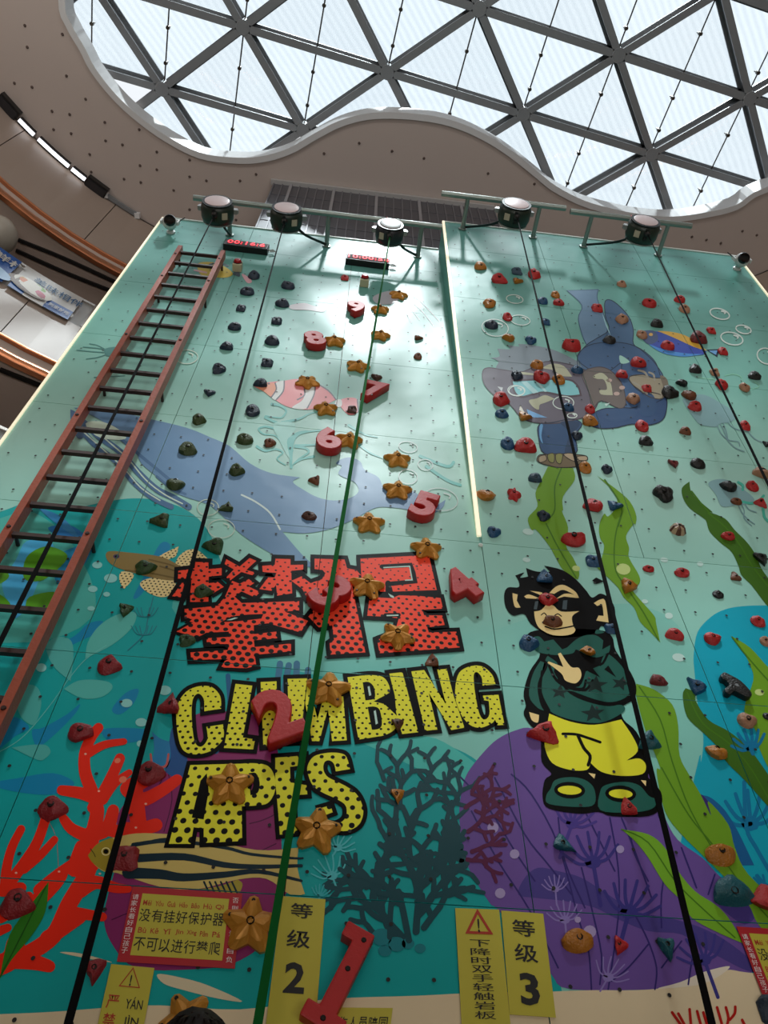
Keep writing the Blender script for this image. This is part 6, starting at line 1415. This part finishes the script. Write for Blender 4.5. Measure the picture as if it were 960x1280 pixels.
for s in (-1, 1):
    w = chain(ch, [((s*.15, 0, 1.42), .062), ((s*.205, 0, 1.36), .052), ((s*.235, -.02, 1.20), .043), ((s*.25, -.01, 1.08), .037), ((s*.255, .04, .95), .032), ((s*.258, .08, .84), .025), ((s*.258, .095, .79), .030)])
    for f, (dy, L) in enumerate(((-.032, .062), (-.011, .074), (.011, .078), (.032, .068))):
        chain(w, [((s*.256, .105-dy, .755), .0105), ((s*.250, .11-dy*1.1, .755-L*.45), .0095), ((s*.240, .118-dy*1.1, .755-L*.8), .0088), ((s*.228, .122-dy*1.1, .755-L), .0078)])
    chain(w, [((s*.236, .128, .80), .0125), ((s*.224, .142, .775), .0110), ((s*.216, .148, .75), .0095)])
    chain(root, [((s*.095, 0, .90), .098), ((s*.105, .01, .70), .078), ((s*.105, .02, .50), .056), ((s*.11, .0, .34), .056), ((s*.11, -.01, .12), .036), ((s*.11, .0, .05), .042), ((s*.12, .12, .035), .036), ((s*.125, .17, .028), .026)])
me = bpy.data.meshes.new('body'); me.from_pydata(V, E, []); body = link('body', me, None, P0)
sk = body.modifiers.new('skin', 'SKIN'); sk.use_smooth_shade = True; body.modifiers.new('sub', 'SUBSURF').levels = 1
for i, d in enumerate(me.skin_vertices[0].data): d.radius = (R_[i], R_[i]); d.use_root = (i == 0)
bpy.context.view_layer.update(); me2 = bpy.data.meshes.new_from_object(body.evaluated_get(bpy.context.evaluated_depsgraph_get())); body.modifiers.clear(); body.data = me2
for m_ in (M_SKIN, M_SH, M_TR, M_SHOE): me2.materials.append(m_)
for p in me2.polygons:
    z = p.center.z/k; x = abs(p.center.x/k); p.use_smooth = True
    p.material_index = 1 if (1.0 < z < 1.50 and not (x > .19 and z < 1.16)) else (2 if z <= 1.0 and .085 < z and x < .20 else (3 if z <= .085 else 0))
bm = bmesh.new(); bmesh.ops.create_icosphere(bm, subdivisions=4, radius=1.0)
for v in bm.verts:
    x, y, z = v.co; w = .078*(1-.22*max(0, -z)**1.5); v.co = Vector((x*w, y*.096-(.008 if z > 0 else 0), z*.118))
    if y > 0:
        f = math.exp(-((x/.16)**2)-((z+.08)/.22)**2); v.co.y += .020*f*1.1                     # nose
        for sx in (-.38, .38): v.co.y -= .008*math.exp(-(((x-sx)/.16)**2)-((z-.06)/.12)**2)    # eye sockets
        v.co.y += .007*math.exp(-((x/.26)**2)-((z+.48)/.09)**2)                                # lips
        v.co.y += .010*math.exp(-((x/.3)**2)-((z+.85)/.2)**2)                                  # chin
    v.co = Vector((0, .02*k, 1.665*k))+v.co*k
head = obj('head', bm, M_SKIN, P0, smooth='all')
for s in (-1, 1):
    bm = bmesh.new(); bmesh.ops.create_icosphere(bm, subdivisions=2, radius=1.0)
    for v in bm.verts: v.co = Vector((s*.079*k+v.co.x*.009, .012+v.co.y*.018, 1.655*k+v.co.z*.032))
    obj('ear', bm, M_SKIN, head, smooth='all')
    bm = bmesh.new(); bmesh.ops.create_icosphere(bm, subdivisions=2, radius=.0115); 
    for v in bm.verts: v.co += Vector((s*.030*k, .100*k, 1.672*k))
    obj('eye', bm, mat('eye_dark', '#1b1512', .2, var=0), head, smooth='all')
bm = bmesh.new(); bmesh.ops.create_icosphere(bm, subdivisions=4, radius=1.0); dele = []
for v in bm.verts:
    x, y, z = v.co
    if (z < -.15 and y > -.2) or (y > .55 and z < .45) or z < -.75: dele.append(v)
    n_ = noise.noise(Vector((x*5, y*5, z*2.2)))*.07+noise.noise(Vector((x*16, y*16, z*4)))*.035
    v.co = Vector((0, .018*k, 1.672*k))+Vector((x*.090, y*.108, z*.126))*k*(1+n_)
bmesh.ops.delete(bm, geom=dele, context='VERTS'); obj('hair', bm, M_HAIR, P0, smooth='all')
rnd = random.Random(3); bm = bmesh.new()
for i in range(260):
    a = rnd.uniform(0, 2*PI); t = rnd.uniform(.0, 1.25); d = Vector((math.sin(t)*math.cos(a), math.sin(t)*math.sin(a), math.cos(t)))
    if d.y > .5 and d.z < .5: continue
    b0 = Vector((0, .018, 1.672))*k+Vector((d.x*.089, d.y*.107, d.z*.125))*k; dn = (Vector((d.x, d.y, -.9))).normalized(); sd = dn.cross(d).normalized()*.004
    l = rnd.uniform(.03, .055); q = [b0, b0+dn*l*.5+d*.010, b0+dn*l+d*rnd.uniform(-.001, .006)]
    vs = [bm.verts.new(p) for p in (q[0]-sd, q[0]+sd, q[1]-sd*.8, q[1]+sd*.8, q[2])]; bm.faces.new((vs[0], vs[1], vs[3], vs[2])); bm.faces.new((vs[2], vs[3], vs[4]))
obj('hair_locks', bm, M_HAIR, P0, kind='stuff')
